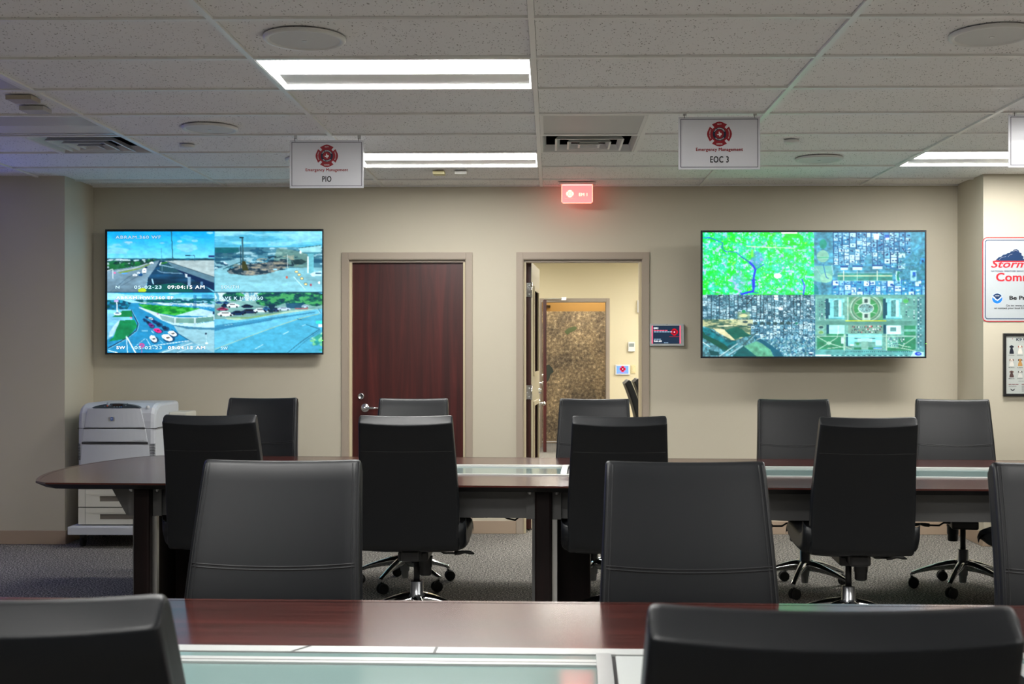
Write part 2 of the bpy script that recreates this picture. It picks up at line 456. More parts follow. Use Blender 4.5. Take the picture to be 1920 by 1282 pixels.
# air diffusers and return grilles
M_DUCT = mat('duct_dark', (.012,.013,.018), .6)
def diffuser(c, r, h, label):
    x0, x1, y0, y1 = cell(c, r); xm = (x0+x1)/2
    if h == 0: x1 = xm
    else: x0 = xm
    cx, cy = (x0+x1)/2, (y0+y1)/2
    o = root('air_diffuser', (cx, cy, ZC), label, 'air vent', 'square louvred ceiling diffusers')
    MB().box(cx-.29, cx+.29, cy-.29, cy+.29, ZC+.13, ZC+.14, M_DUCT).build('backing', o)
    def ring(a, b, z0, z1):
        A = [(cx-a, cy-a, z0), (cx+a, cy-a, z0), (cx+a, cy+a, z0), (cx-a, cy+a, z0)]
        B = [(cx-b, cy-b, z1), (cx+b, cy-b, z1), (cx+b, cy+b, z1), (cx-b, cy+b, z1)]
        mb = MB()
        t = .012
        A2 = [(cx+(p[0]-cx)*(a-t)/a, cy+(p[1]-cy)*(a-t)/a, z0) for p in A]
        B2 = [(cx+(p[0]-cx)*(b-.003)/b, cy+(p[1]-cy)*(b-.003)/b, z1) for p in B]
        for k in range(4):
            j = (k+1) % 4
            mb.quad(A[k], A[j], B[j], B[k], M_WHITE); mb.quad(A2[k], A2[j], B2[j], B2[k], M_WHITE)
            mb.quad(A[k], A[j], A2[j], A2[k], M_WHITE); mb.quad(B[k], B[j], B2[j], B2[k], M_WHITE)
        return mb
    ring(.292, .262, ZC+.002, ZC+.045).build('frame', o)
    ring(.205, .178, ZC-.004, ZC+.030).build('louvre', o)
    ring(.132, .108, ZC-.008, ZC+.024).build('louvre', o)
    ring(.066, .045, ZC-.012, ZC+.016).build('louvre', o)
diffuser(0, 8, 0, 'square louvred air diffuser above the red glowing sign')
diffuser(-3, 8, 1, 'square louvred air diffuser at upper left, above the printer')

def perforated():
    m = mat('perforated_grille', rough=.4)
    nt = m.node_tree; b = nt.nodes['Principled BSDF']
    tc = nt.nodes.new('ShaderNodeTexCoord'); v = nt.nodes.new('ShaderNodeTexVoronoi'); v.inputs['Scale'].default_value = 110; v.inputs['Randomness'].default_value = 0
    lt = nt.nodes.new('ShaderNodeMath'); lt.operation = 'LESS_THAN'; lt.inputs[1].default_value = .30
    mx = nt.nodes.new('ShaderNodeMix'); mx.data_type = 'RGBA'; mx.inputs[6].default_value = (.52,.52,.52,1); mx.inputs[7].default_value = (.10,.10,.10,1)
    L = nt.links.new
    L(tc.outputs['Object'], v.inputs['Vector']); L(v.outputs['Distance'], lt.inputs[0]); L(lt.outputs[0], mx.inputs[0]); L(mx.outputs[2], b.inputs['Base Color'])
    return m
M_PERF = perforated()
def grille(c, r, h, label):
    x0, x1, y0, y1 = cell(c, r); xm = (x0+x1)/2
    if h == 0: x1 = xm
    else: x0 = xm
    x0 += .013; x1 -= .013; y0 += .013; y1 -= .013
    o = root('return_grille', ((x0+x1)/2, (y0+y1)/2, ZC), label, 'air vent', 'perforated return air grilles')
    mb = MB()
    mb.box(x0, x1, y0, y0+.02, ZC, ZC+.012, M_WHITE).box(x0, x1, y1-.02, y1, ZC, ZC+.012, M_WHITE)
    mb.box(x0, x0+.02, y0+.02, y1-.02, ZC, ZC+.012, M_WHITE).box(x1-.02, x1, y0+.02, y1-.02, ZC, ZC+.012, M_WHITE)
    mb.build('frame', o)
    MB().box(x0+.02, x1-.02, y0+.02, y1-.02, ZC+.004, ZC+.009, M_PERF).build('perforated_panel', o)
grille(0, 7, 0, 'perforated square return air grille beside the louvred diffuser, centre of ceiling')
grille(-3, 5, 1, 'perforated return air grille at the left edge of the ceiling')

# ceiling speakers
M_GRILLE = mat('speaker_grille', (.72,.72,.71), .6, bump=(900, .5, .001))
def speaker(x, y, R, label):
    o = root('ceiling_speaker', (x, y, ZC), label, 'speaker', 'round ceiling speakers')
    MB().lathe([(R, .006), (R, -.002), (R-.006, -.008), (R-.018, -.008), (R-.024, -.003)], (x, y, ZC), M_WHITE, 48).build('rim', o)
    MB().lathe([(R-.024, -.003), (R*.5, -.005), (.001, -.006)], (x, y, ZC), M_GRILLE, 48).build('grille', o, fix=False)
    MB().box(x-.009, x+.009, y-.005, y+.005, ZC-.009, ZC-.005, M_ALU).build('badge', o)
speaker(px(570, 4.77), 4.77, .165, 'round white ceiling speaker at top left, before the nearest light panel')
speaker(px(1855, 4.75), 4.75, .165, 'round white ceiling speaker in the top right corner')
speaker(px(391, 6.69), 6.69, .155, 'round grey ceiling speaker to the left of the PIO sign')
speaker(px(1534, 7.82), 7.82, .155, 'round ceiling speaker right of the EOC 3 sign, near the back wall')
speaker(px(578, 7.82), 7.82, .155, 'round ceiling speaker mostly hidden behind the PIO sign')
def cap(x, y, label):
    o = MB().lathe([(.046, .004), (.047, -.004), (.043, -.010), (.001, -.012)], (0,0,0), M_WHITE, 32).build('sprinkler_cap')
    o.location = (x, y, ZC)
    tag(o, label, 'sprinkler cap', 'flat round sprinkler caps')
cap(px(348, 7.25), 7.25, 'small round white sprinkler cap above the left screen')
cap(px(1482, 7.14), 7.14, 'small round sprinkler cap tinted green above the right screen')
def plate(x0p, x1p, Y, name, col, label, dep=.09):
    x0, x1 = px(x0p, Y), px(x1p, Y)
    m = mat('plate_'+name, col, .5)
    o = MB().box(0, x1-x0, 0, dep, -.018, .005, m).build('ceiling_sensor', bevel=.003)
    o.location = (x0, Y-dep/2, ZC)
    tag(o, label, 'ceiling sensor', 'small square boxes on the ceiling')
plate(13, 62, 5.86, 'tan', lin((180,170,150)), 'tan flat box on the ceiling at upper left, the nearer of the pair', .11)
plate(38, 84, 6.12, 'grey', lin((190,188,184)), 'grey flat box on the ceiling at upper left, behind the tan one', .11)
plate(812, 834, 8.35, 'ivory', lin((225,215,165)), 'ivory flat box on the ceiling behind the middle light panel')
plate(853, 876, 8.35, 'white', lin((225,225,220)), 'white flat box on the ceiling right of the ivory one')

# ---------------------------------------------------------------- doors of the back wall
def frame(mb_name, x0, x1, yf, depth, top, n, stop=True):
    mb = MB(); t = .05
    mb.box(x0, x0+t, yf-.014, yf+.001, 0, top, M_TRIM).box(x1-t, x1, yf-.014, yf+.001, 0, top, M_TRIM)
    mb.box(x0+t, x1-t, yf-.014, yf+.001, top-t, top, M_TRIM)
    mb.box(x0+t, x0+t+.006, yf-.010, yf+depth, 0, top-t, M_TRIM).box(x1-t-.006, x1-t, yf-.010, yf+depth, 0, top-t, M_TRIM)
    mb.box(x0+t, x1-t, yf-.010, yf+depth, top-t-.006, top-t, M_TRIM)
    o = struct(mb.build(mb_name, bevel=.002))
    if stop:
        s = MB()
        s.box(x0+t+.006, x0+t+.024, yf+.02, yf+depth-.045, 0, top-t-.024, M_STOP).box(x1-t-.024, x1-t-.006, yf+.02, yf+depth-.045, 0, top-t-.024, M_STOP)
        s.box(x0+t+.006, x1-t-.006, yf+.02, yf+depth-.045, top-t-.024, top-t-.006, M_TRIM)
        s.build('door_stop', o)
    return o
frame('trim_1', D1[0], D1[1], YB, .16, DT, 1)
frame('trim_2', D2[0], D2[1], YB, .16, DT, 2)

def lever(parent, x, y, z, sx=1, fy=-1):
    """round rose and lever; fy is the side it stands out to along y"""
    mb = MB()
    mb.lathe([(.001, fy*.012), (.028, fy*.012), (.034, fy*.006), (.034, 0)], (x, y, z), M_CHROME, 32, 'y')
    mb.cyl((x, y, z), (x, y+fy*.05, z), .011, M_CHROME)
    mb.lathe([(.001, fy*.058), (.013, fy*.055), (.016, fy*.045), (.012, fy*.035)], (x, y, z), M_CHROME, 24, 'y')
    mb.tube([(x, y+fy*.048, z), (x+sx*.03, y+fy*.052, z), (x+sx*.075, y+fy*.052, z), (x+sx*.108, y+fy*.05, z)], [.010,.010,.009,.007], M_CHROME, 14)
    return mb.build('door_handle', parent)
d1 = MB().box(-1.548, -.663, YB+.052, YB+.096, .008, 2.092, M_DOOR).build('door_1', bevel=.002)
struct(d1); 
lever(d1, -1.437, YB+.052, .963)
lk = MB().lathe([(.001, -.010), (.016, -.011), (.017, -.016), (.023, -.014), (.026, -.004), (.026, 0)], (-1.468, YB+.052, 1.053), M_CHROME, 28, 'y')
lk.box(-1.470, -1.466, YB+.037, YB+.041, 1.044, 1.060, M_BLACK).build('lock_cylinder', d1)

# open leaf of the second door, swung into the room behind
def swing_leaf(name, hinge, ang, w, face_m, lites=True, top=2.10):
    e = bpy.data.objects.new(name, None); COL.objects.link(e); e.location = (hinge[0], hinge[1], 0)
    body = MB()
    # local: leaf runs along +x from the hinge, thickness in +y; the -y face is the one that shows
    T = .045
    if lites:
        zs = [(.10, 0, .18), ]
        body.box(0, .20, 0, T, .01, top, M_DOOR); body.box(.68, w, 0, T, .01, top, M_DOOR)
        body.box(.20, .68, 0, T, .01, .22, M_DOOR); body.box(.20, .68, 0, T, .98, 1.22, M_DOOR); body.box(.20, .68, 0, T, 1.90, top, M_DOOR)
    else: body.box(0, w, 0, T, .01, top, M_DOOR)
    b = body.build('leaf', e)
    if face_m:
        f = MB()
        if lites:
            f.box(.002, .20, -.003, 0, .012, top-.002, face_m); f.box(.68, w, -.003, 0, .012, top-.002, face_m)
            f.box(.20, .68, -.003, 0, .012, .22, face_m); f.box(.20, .68, -.003, 0, .98, 1.22, face_m); f.box(.20, .68, -.003, 0, 1.90, top-.002, face_m)
        else: f.box(.002, w, -.003, 0, .012, top-.002, face_m)
        f.build('door_face', e)
    if lites:
        for z0, z1 in ((.22, .98), (1.22, 1.90)):
            fr = MB(); t = .035
            fr.box(.18, .18+t, -.014, -.003, z0-.02, z1+.02, M_STOP).box(.70-t, .70, -.014, -.003, z0-.02, z1+.02, M_STOP)
            fr.box(.18+t, .70-t, -.014, -.003, z1+.02-t, z1+.02, M_STOP).box(.18+t, .70-t, -.014, -.003, z0-.02, z0-.02+t, M_STOP)
            g = fr.build('lite_frame', e)
            MB().box(.20, .68, T/2-.003, T/2+.003, z0, z1, mat('door_glass', (.10,.11,.05), .04, coat=1)).build('glass_pane', g)
    lever(e, w-.07, -.003, .955, -1)
    MB().lathe([(.001, -.02), (.020, -.018), (.024, 0)], (w-.07, -.003, 1.06), M_CHROME, 24, 'y').build('lock_cylinder', e)
    e.rotation_euler = (0, 0, ang)
    return e
# children were built relative to the hinge location, so shift them back to local space
def localise(e):
    for ch in [q for q in bpy.data.objects if q.parent == e]:
        ch.data.transform(Matrix.Translation((e.location.x, e.location.y, 0)))
        for g in [q for q in bpy.data.objects if q.parent == ch]:
            g.data.transform(Matrix.Translation((e.location.x, e.location.y, 0)))
M_FACE = mat('beige_door_face', lin((196,186,160)), .4)  # thin beige layer over the leaf side that shows
leaf = swing_leaf('door_2', (-.155, 9.275), math.radians(86.5), .88, M_FACE); localise(leaf); struct(leaf)
hg = MB()
for z in (1.88, 1.0+.08, .3):
    hg.box(-.213, -.156, 9.262, 9.272, z-.055, z+.055, M_CHROME)
    hg.cyl((-.152, 9.264, z-.06), (-.152, 9.264, z+.06), .007, M_CHROME)
    for dx, dz in ((-.015,.03), (-.03,-.005), (-.015,-.035), (-.045,.035), (-.045,-.03)):
        hg.lathe([(.001,-.003), (.005,-.002), (.006,0)], (-.156+dx, 9.262, z+dz), M_WHITE, 12, 'y')
hgo = hg.build('door_hinges'); hgo.parent = leaf; hgo.matrix_parent_inverse = leaf.matrix_basis.inverted() if False else Matrix.Identity(4)
hgo.data.transform((Matrix.Translation(leaf.location) @ Matrix.Rotation(math.radians(86.5), 4, 'Z')).inverted())

# ---------------------------------------------------------------- the conference room seen through the open door
Y2 = 17.2
struct(MB().box(-3.6, 4.2, YB+.16, Y2+3.0, -.05, 0, M_CARPET).build('floor_conference'))
struct(MB().box(-3.6, 4.2, YB+.16, Y2+3.0, 2.74, 2.8, M_TILE).build('ceiling_conference'))
struct(MB().box(-3.7, -3.6, YB+.16, Y2+3.0, 0, 2.8, M_WALL2).build('wall_conference_left'))
struct(MB().box(4.2, 4.3, YB+.16, Y2+3.0, 0, 2.8, M_WALL2).build('wall_conference_right'))
D3 = (-.185, .851)
wall_with_doors('wall_conference', Y2, Y2+.15, -3.6, 4.2, [(D3[0]+.05, D3[1]-.05)], 2.8, M_WALL2)
frame('trim_3', D3[0], D3[1], Y2, .15, DT, 3, False)
leaf3 = swing_leaf('door_3', (-.118, Y2-.01), math.radians(-89.2), .88, None, False, 2.1)
localise(leaf3); struct(leaf3)
cl = MB().tube([(-.10, Y2-.03, 2.145), (.05, Y2-.10, 2.15), (.16, Y2-.05, 2.15)], .008, M_ALU).box(.15, .22, Y2-.06, Y2-.014, 2.13, 2.17, M_ALU)
struct(cl.build('trim_4'))
M_OCHRE = mat('ochre_wall', lin((158,118,56)), .6)
struct(MB().box(-2, 3.2, Y2+.78, Y2+.85, 0, 2.8, M_OCHRE).build('wall_corridor'))
def mapmat():
    m = mat('aerial_map_print', rough=.5)
    nt = m.node_tree; b = nt.nodes['Principled BSDF']
    tc = nt.nodes.new('ShaderNodeTexCoord')
    n = nt.nodes.new('ShaderNodeTexNoise'); n.inputs['Scale'].default_value = 22; n.inputs['Detail'].default_value = 9; n.inputs['Roughness'].default_value = .75
    r = ramp(nt, [(.34, lin((92,88,84))), (.47, lin((150,138,118))), (.55, lin((184,170,144))), (.64, lin((250,238,208)))])
    n2 = nt.nodes.new('ShaderNodeTexNoise'); n2.inputs['Scale'].default_value = 2.2; n2.inputs['Detail'].default_value = 4
    r2 = ramp(nt, [(.38, lin((165,155,145))), (.62, lin((255,240,215)))])
    v = nt.nodes.new('ShaderNodeTexVoronoi'); v.feature = 'DISTANCE_TO_EDGE'; v.inputs['Scale'].default_value = 6
    r3 = ramp(nt, [(.0, (.20,.18,.13)), (.025, (0,0,0))])
    mx = nt.nodes.new('ShaderNodeMix'); mx.data_type = 'RGBA'; mx.blend_type = 'MULTIPLY'; mx.inputs[0].default_value = .9
    ad = nt.nodes.new('ShaderNodeMix'); ad.data_type = 'RGBA'; ad.blend_type = 'ADD'; ad.inputs[0].default_value = .35
    L = nt.links.new
    for q in (n, n2, v): L(tc.outputs['Object'], q.inputs['Vector'])
    L(n.outputs['Fac'], r.inputs['Fac']); L(n2.outputs['Fac'], r2.inputs['Fac']); L(v.outputs['Distance'], r3.inputs['Fac'])
    L(r.outputs['Color'], mx.inputs[6]); L(r2.outputs['Color'], mx.inputs[7]); L(mx.outputs[2], ad.inputs[6]); L(r3.outputs['Color'], ad.inputs[7])
    L(ad.outputs[2], b.inputs['Base Color']); b.inputs['Specular IOR Level'].default_value = .3
    return m
M_MAP = mapmat()
ym = Y2+.76
mp = root('wall_map', (.45, ym, 0), 'tall brown aerial map on the wall beyond the far doorway', 'map')
mm = MB().box(-.30, 1.30, ym, ym+.018, .02, 1.995, M_MAP)
mm.build('map_sheet', mp)
lk = MB()
lk.plate([(px(x, ym), pz(y, ym)) for x, y in ((1019,694),(1022,686),(1029,683),(1036,690),(1038,697),(1032,702),(1029,712),(1024,718),(1019,718))], ym-.002, ym, mat('map_lake', lin((52,62,52)), .5))
lk.build('map_lake', mp)
lk = MB()
lk.plate([(px(x, ym), pz(y, ym)) for x, y in ((1058,622),(1064,616),(1074,612),(1080,612),(1082,616),(1077,620),(1068,624),(1064,628))], ym-.002, ym, mat('map_green', lin((92,104,62)), .5))
lk.build('map_park', mp)
MB().box(-.30, 1.30, ym-.006, ym, .012, .028, M_WHITE).build('map_rail', mp)
sg = MB(); ys = Y2+.765; x0, x1, z0, z1 = px(1019,ys), px(1032,ys), pz(576,ys), pz(572,ys)
mn = mat('bracket_dark', (.05,.03,.01), .5)
sg.box(x0, x1, ys-.015, ys+.02, z1-.008, z1, mn).box(x0, x1, ys-.015, ys+.02, z0, z0+.008, mn).box(x1-.008, x1, ys-.015, ys+.02, z0, z1, mn)
tag(sg.build('wall_bracket'), 'small dark bracket on the ochre wall above the aerial map', 'bracket')

# things on the conference room wall
def wall_item(name, x0, x1, y0, y1, Y, dep, m, label, cat):
    a, b, c, d = px(x0, Y), px(x1, Y), pz(y1, Y), pz(y0, Y)
    o = root(name, ((a+b)/2, Y, c), label, cat)
    MB().box(a, b, Y-dep, Y, c, d, m).build('housing', o, bevel=.004)
    return o, a, b, c, d
o, a, b, c, d = wall_item('thermostat', 1177.5, 1190, 641, 659, Y2, .035, M_WHITE, 'white thermostat on the cream wall seen through the open door', 'thermostat')
MB().box(a+.012, b-.012, Y2-.037, Y2-.034, (c+d)/2, d-.02, mat('lcd_grey', lin((150,160,158)), .2)).build('display', o)
o, a, b, c, d = wall_item('light_switch', 1182.5, 1191.5, 684.5, 700, Y2, .012, mat('ivory_plastic', lin((222,206,158)), .4), 'ivory rocker light switch right of the small blue screen', 'light switch')
MB().box(a+.017, b-.017, Y2-.02, Y2-.01, c+.02, d-.02, mat('ivory_rocker', lin((232,218,172)), .35)).build('rocker', o, bevel=.003)
o, a, b, c, d = wall_item('fire_alarm', 1194.5, 1203, 563, 586, Y2, .05, M_WHITE, 'white fire alarm strobe with red lettering seen at the right jamb of the open doorway', 'fire alarm')
fa = MB(); put_text(fa, 'FIRE', a+.03, b-.008, c+.03, c+.10, Y2-.052, M_INKRED, .02); fa.build('lettering', o)
o, a, b, c, d = wall_item('room_panel', 1153.5, 1180.5, 683.5, 702.5, Y2, .03, M_WHITE, 'small wall tablet with a light blue screen in the room beyond', 'tablet')
s = MB().box(a+.018, b-.02, Y2-.032, Y2-.029, c+.018, d-.018, emis('tablet_blue', lin((120,165,240)), 1.0)).build('screen', o)
em = MB(); emblem(em, (a+b)/2, (c+d)/2+.012, Y2-.033, .045, emis('tab_red', lin((225,40,60)), .9), emis('tab_navy', lin((20,30,60)), .8), emis('tab_white', (1,1,1), .9), False)
em.build('emblem', s)
em = MB(); put_text(em, 'Emergency Management', (a+b)/2-.062, (a+b)/2+.062, c+.026, c+.036, Y2-.033, emis('tab_red', lin((225,40,60)), .9), .01); em.build('caption', s)
for k, (x, y) in enumerate(((.4, 11.4), (.4, 14.2), (.6, 17.6), (2.4, 12.6), (2.4, 15.8), (-1.6, 15.8))):  # the panels off to the sides are added out of view to brighten the room
    troffer(0, 0, ['lit ceiling light in the conference room, nearer one', 'lit ceiling light in the conference room, farther one', 'lit ceiling light in the corridor beyond', 'unseen ceiling light added at the right of the conference room, nearer one', 'unseen ceiling light added at the right of the conference room, farther one', 'unseen ceiling light added at the left of the conference room'][k], True, (x-.6, x+.62, y-.15 if k == 2 else y-.3, y+.15 if k == 2 else y+.3), M_LENS if k == 2 else M_LENS2).location.z += .070
# ---------------------------------------------------------------- screens: pictures drawn as coloured mesh grids
class Pic:
    def __init__(s, x0, y0, x1, y1, res=1.25):
        s.x0, s.y0, s.x1, s.y1, s.res = x0, y0, x1, y1, res
        s.w = int((x1-x0)*res); s.h = int((y1-y0)*res)
        s.a = np.zeros((s.h, s.w, 3)); s.rs = np.random.RandomState(5)
        yy, xx = np.mgrid[0:s.h, 0:s.w]
        s.X = x0+(xx+.5)/res; s.Y = y0+(yy+.5)/res
        s.crop(0, 0, 1); s.clip = np.ones((s.h, s.w), bool)
    def crop(s, ox, oy, k, clip=None):
        s.U = (s.X-ox)*k; s.V = (s.Y-oy)*k
        if clip: s.clip = (s.X >= clip[0]) & (s.X < clip[2]) & (s.Y >= clip[1]) & (s.Y < clip[3])
    def put(s, m, c, al=1.0):
        m = m & s.clip; c = np.array(c, float)/255.0
        s.a[m] = s.a[m]*(1-al)+c*al
    def mask(s, pts):
        m = np.zeros_like(s.clip); n = len(pts)
        with np.errstate(divide='ignore', invalid='ignore'):
            for i in range(n):
                xa, ya = pts[i]; xb, yb = pts[(i+1) % n]
                if ya == yb: continue
                c = ((ya > s.V) != (yb > s.V)) & (s.U < (xb-xa)*(s.V-ya)/(yb-ya)+xa)
                m ^= c
        return m
    def poly(s, pts, c, al=1.0): s.put(s.mask(pts), c, al)
    def ell(s, x, y, rx, ry, c, al=1.0): s.put(((s.U-x)/rx)**2+((s.V-y)/ry)**2 < 1, c, al)
    def rect(s, x0, y0, x1, y1, c, al=1.0): s.put((s.U >= x0) & (s.U < x1) & (s.V >= y0) & (s.V < y1), c, al)
    def line(s, pts, wd, c, al=1.0):
        for (xa, ya), (xb, yb) in zip(pts[:-1], pts[1:]):
            dx, dy = xb-xa, yb-ya; L = dx*dx+dy*dy+1e-9
            t = np.clip(((s.U-xa)*dx+(s.V-ya)*dy)/L, 0, 1)
            s.put((s.U-xa-t*dx)**2+(s.V-ya-t*dy)**2 < (wd/2)**2, c, al)
    def noise(s, scale, oct=3, sx=1, sy=1, seed=0):
        rs = np.random.RandomState(seed+11); out = np.zeros((s.h, s.w)); amp = 1; tot = 0
        for o in range(oct):
            gx = s.U/(scale*sx/2**o); gy = s.V/(scale*sy/2**o)
            ix = np.floor(gx).astype(int); iy = np.floor(gy).astype(int); fx = gx-ix; fy = gy-iy
            T = rs.rand(257, 257)
            g = lambda a, b: T[b % 257, a % 257]
            fx = fx*fx*(3-2*fx); fy = fy*fy*(3-2*fy)
            out += amp*((g(ix,iy)*(1-fx)+g(ix+1,iy)*fx)*(1-fy)+(g(ix,iy+1)*(1-fx)+g(ix+1,iy+1)*fx)*fy); tot += amp; amp *= .6
        return out/tot
    def grad(s, m, v0, v1, c0, c1):
        m = m & s.clip; t = np.clip((s.V-v0)/(v1-v0), 0, 1)[..., None]
        g = np.array(c0)/255.*(1-t)+np.array(c1)/255.*t; s.a[m] = g[m]
    def shade(s, m, n, amt):
        m = m & s.clip; s.a[m] = np.clip(s.a[m]*(1+(n[m][:, None]-.5)*amt), 0, 1)
    def speck(s, m, scale, cols, seed, sx=1, sy=1, lo=.62):
        n = s.noise(scale, 2, sx, sy, seed)
        for k, c in enumerate(cols): s.put(m & (s.noise(scale, 2, sx, sy, seed+k*7) > lo), c, .8)
    def finish(s, amt=.3, gamma=1.12):
        """fine texture and the slight softness of a camera picture"""
        s.crop(0, 0, 1); s.clip[:] = True
        n = s.noise(5.5, 3, 1.4, .8, 201)[..., None]
        s.a = np.clip(s.a*(1+(n-.5)*amt), 0, 1)**gamma
        b = s.a.copy(); b[1:-1, 1:-1] = (s.a[1:-1, 1:-1]*4+s.a[:-2, 1:-1]+s.a[2:, 1:-1]+s.a[1:-1, :-2]+s.a[1:-1, 2:])/8
        s.a = b; return s
    def mesh(s, name, fx, fz, y, parent, strength, matname):
        """fx, fz turn photo pixels into metres on the plane y"""
        a = s.a; h, wd = s.h, s.w
        xs = np.linspace(s.x0, s.x1, wd+1); ys = np.linspace(s.y0, s.y1, h+1)
        off = Vector((0,0,0)); q = parent
        while q is not None: off += Vector(q.location); q = q.parent
        gx = np.array([fx(x) for x in xs])-off.x; gz = np.array([fz(v) for v in ys])-off.z
        co = np.zeros((h+1, wd+1, 3)); co[..., 0] = gx[None, :]; co[..., 1] = y-off.y; co[..., 2] = gz[:, None]
        me = bpy.data.meshes.new(name)
        me.vertices.add((h+1)*(wd+1)); me.vertices.foreach_set('co', co.ravel())
        i = (np.arange(h)[:, None]*(wd+1)+np.arange(wd)[None, :]).ravel()
        f = np.stack([i, i+wd+1, i+wd+2, i+1], 1)
        nf = len(f)
        me.loops.add(nf*4); me.loops.foreach_set('vertex_index', f.ravel())
        me.polygons.add(nf); me.polygons.foreach_set('loop_start', np.arange(nf)*4)
        me.update(calc_edges=True)
        at = me.color_attributes.new('picture', 'FLOAT_COLOR', 'POINT')
        p = np.zeros((h+1, wd+1, 3)); cnt = np.zeros((h+1, wd+1, 1))
        L = np.where(a <= .04045, a/12.92, ((a+.055)/1.055)**2.4)
        for dy in (0, 1):
            for dx in (0, 1): p[dy:dy+h, dx:dx+wd] += L; cnt[dy:dy+h, dx:dx+wd] += 1
        p /= cnt
        # sharpen what the averaging softened
        at.data.foreach_set('color', np.concatenate([p, np.ones((h+1, wd+1, 1))], 2).ravel())
        if matname not in MATS:
            m = bpy.data.materials.new(matname); m.use_nodes = True; nt = m.node_tree
            b = nt.nodes['Principled BSDF']; b.inputs['Base Color'].default_value = (.01,.01,.01,1); b.inputs['Roughness'].default_value = .25
            an = nt.nodes.new('ShaderNodeAttribute'); an.attribute_name = 'picture'
            nt.links.new(an.outputs['Color'], b.inputs['Emission Color']); b.inputs['Emission Strength'].default_value = strength
            MATS[matname] = m
        me.materials.append(MATS[matname])
        o = bpy.data.objects.new(name, me); COL.objects.link(o); o.parent = parent
        return o

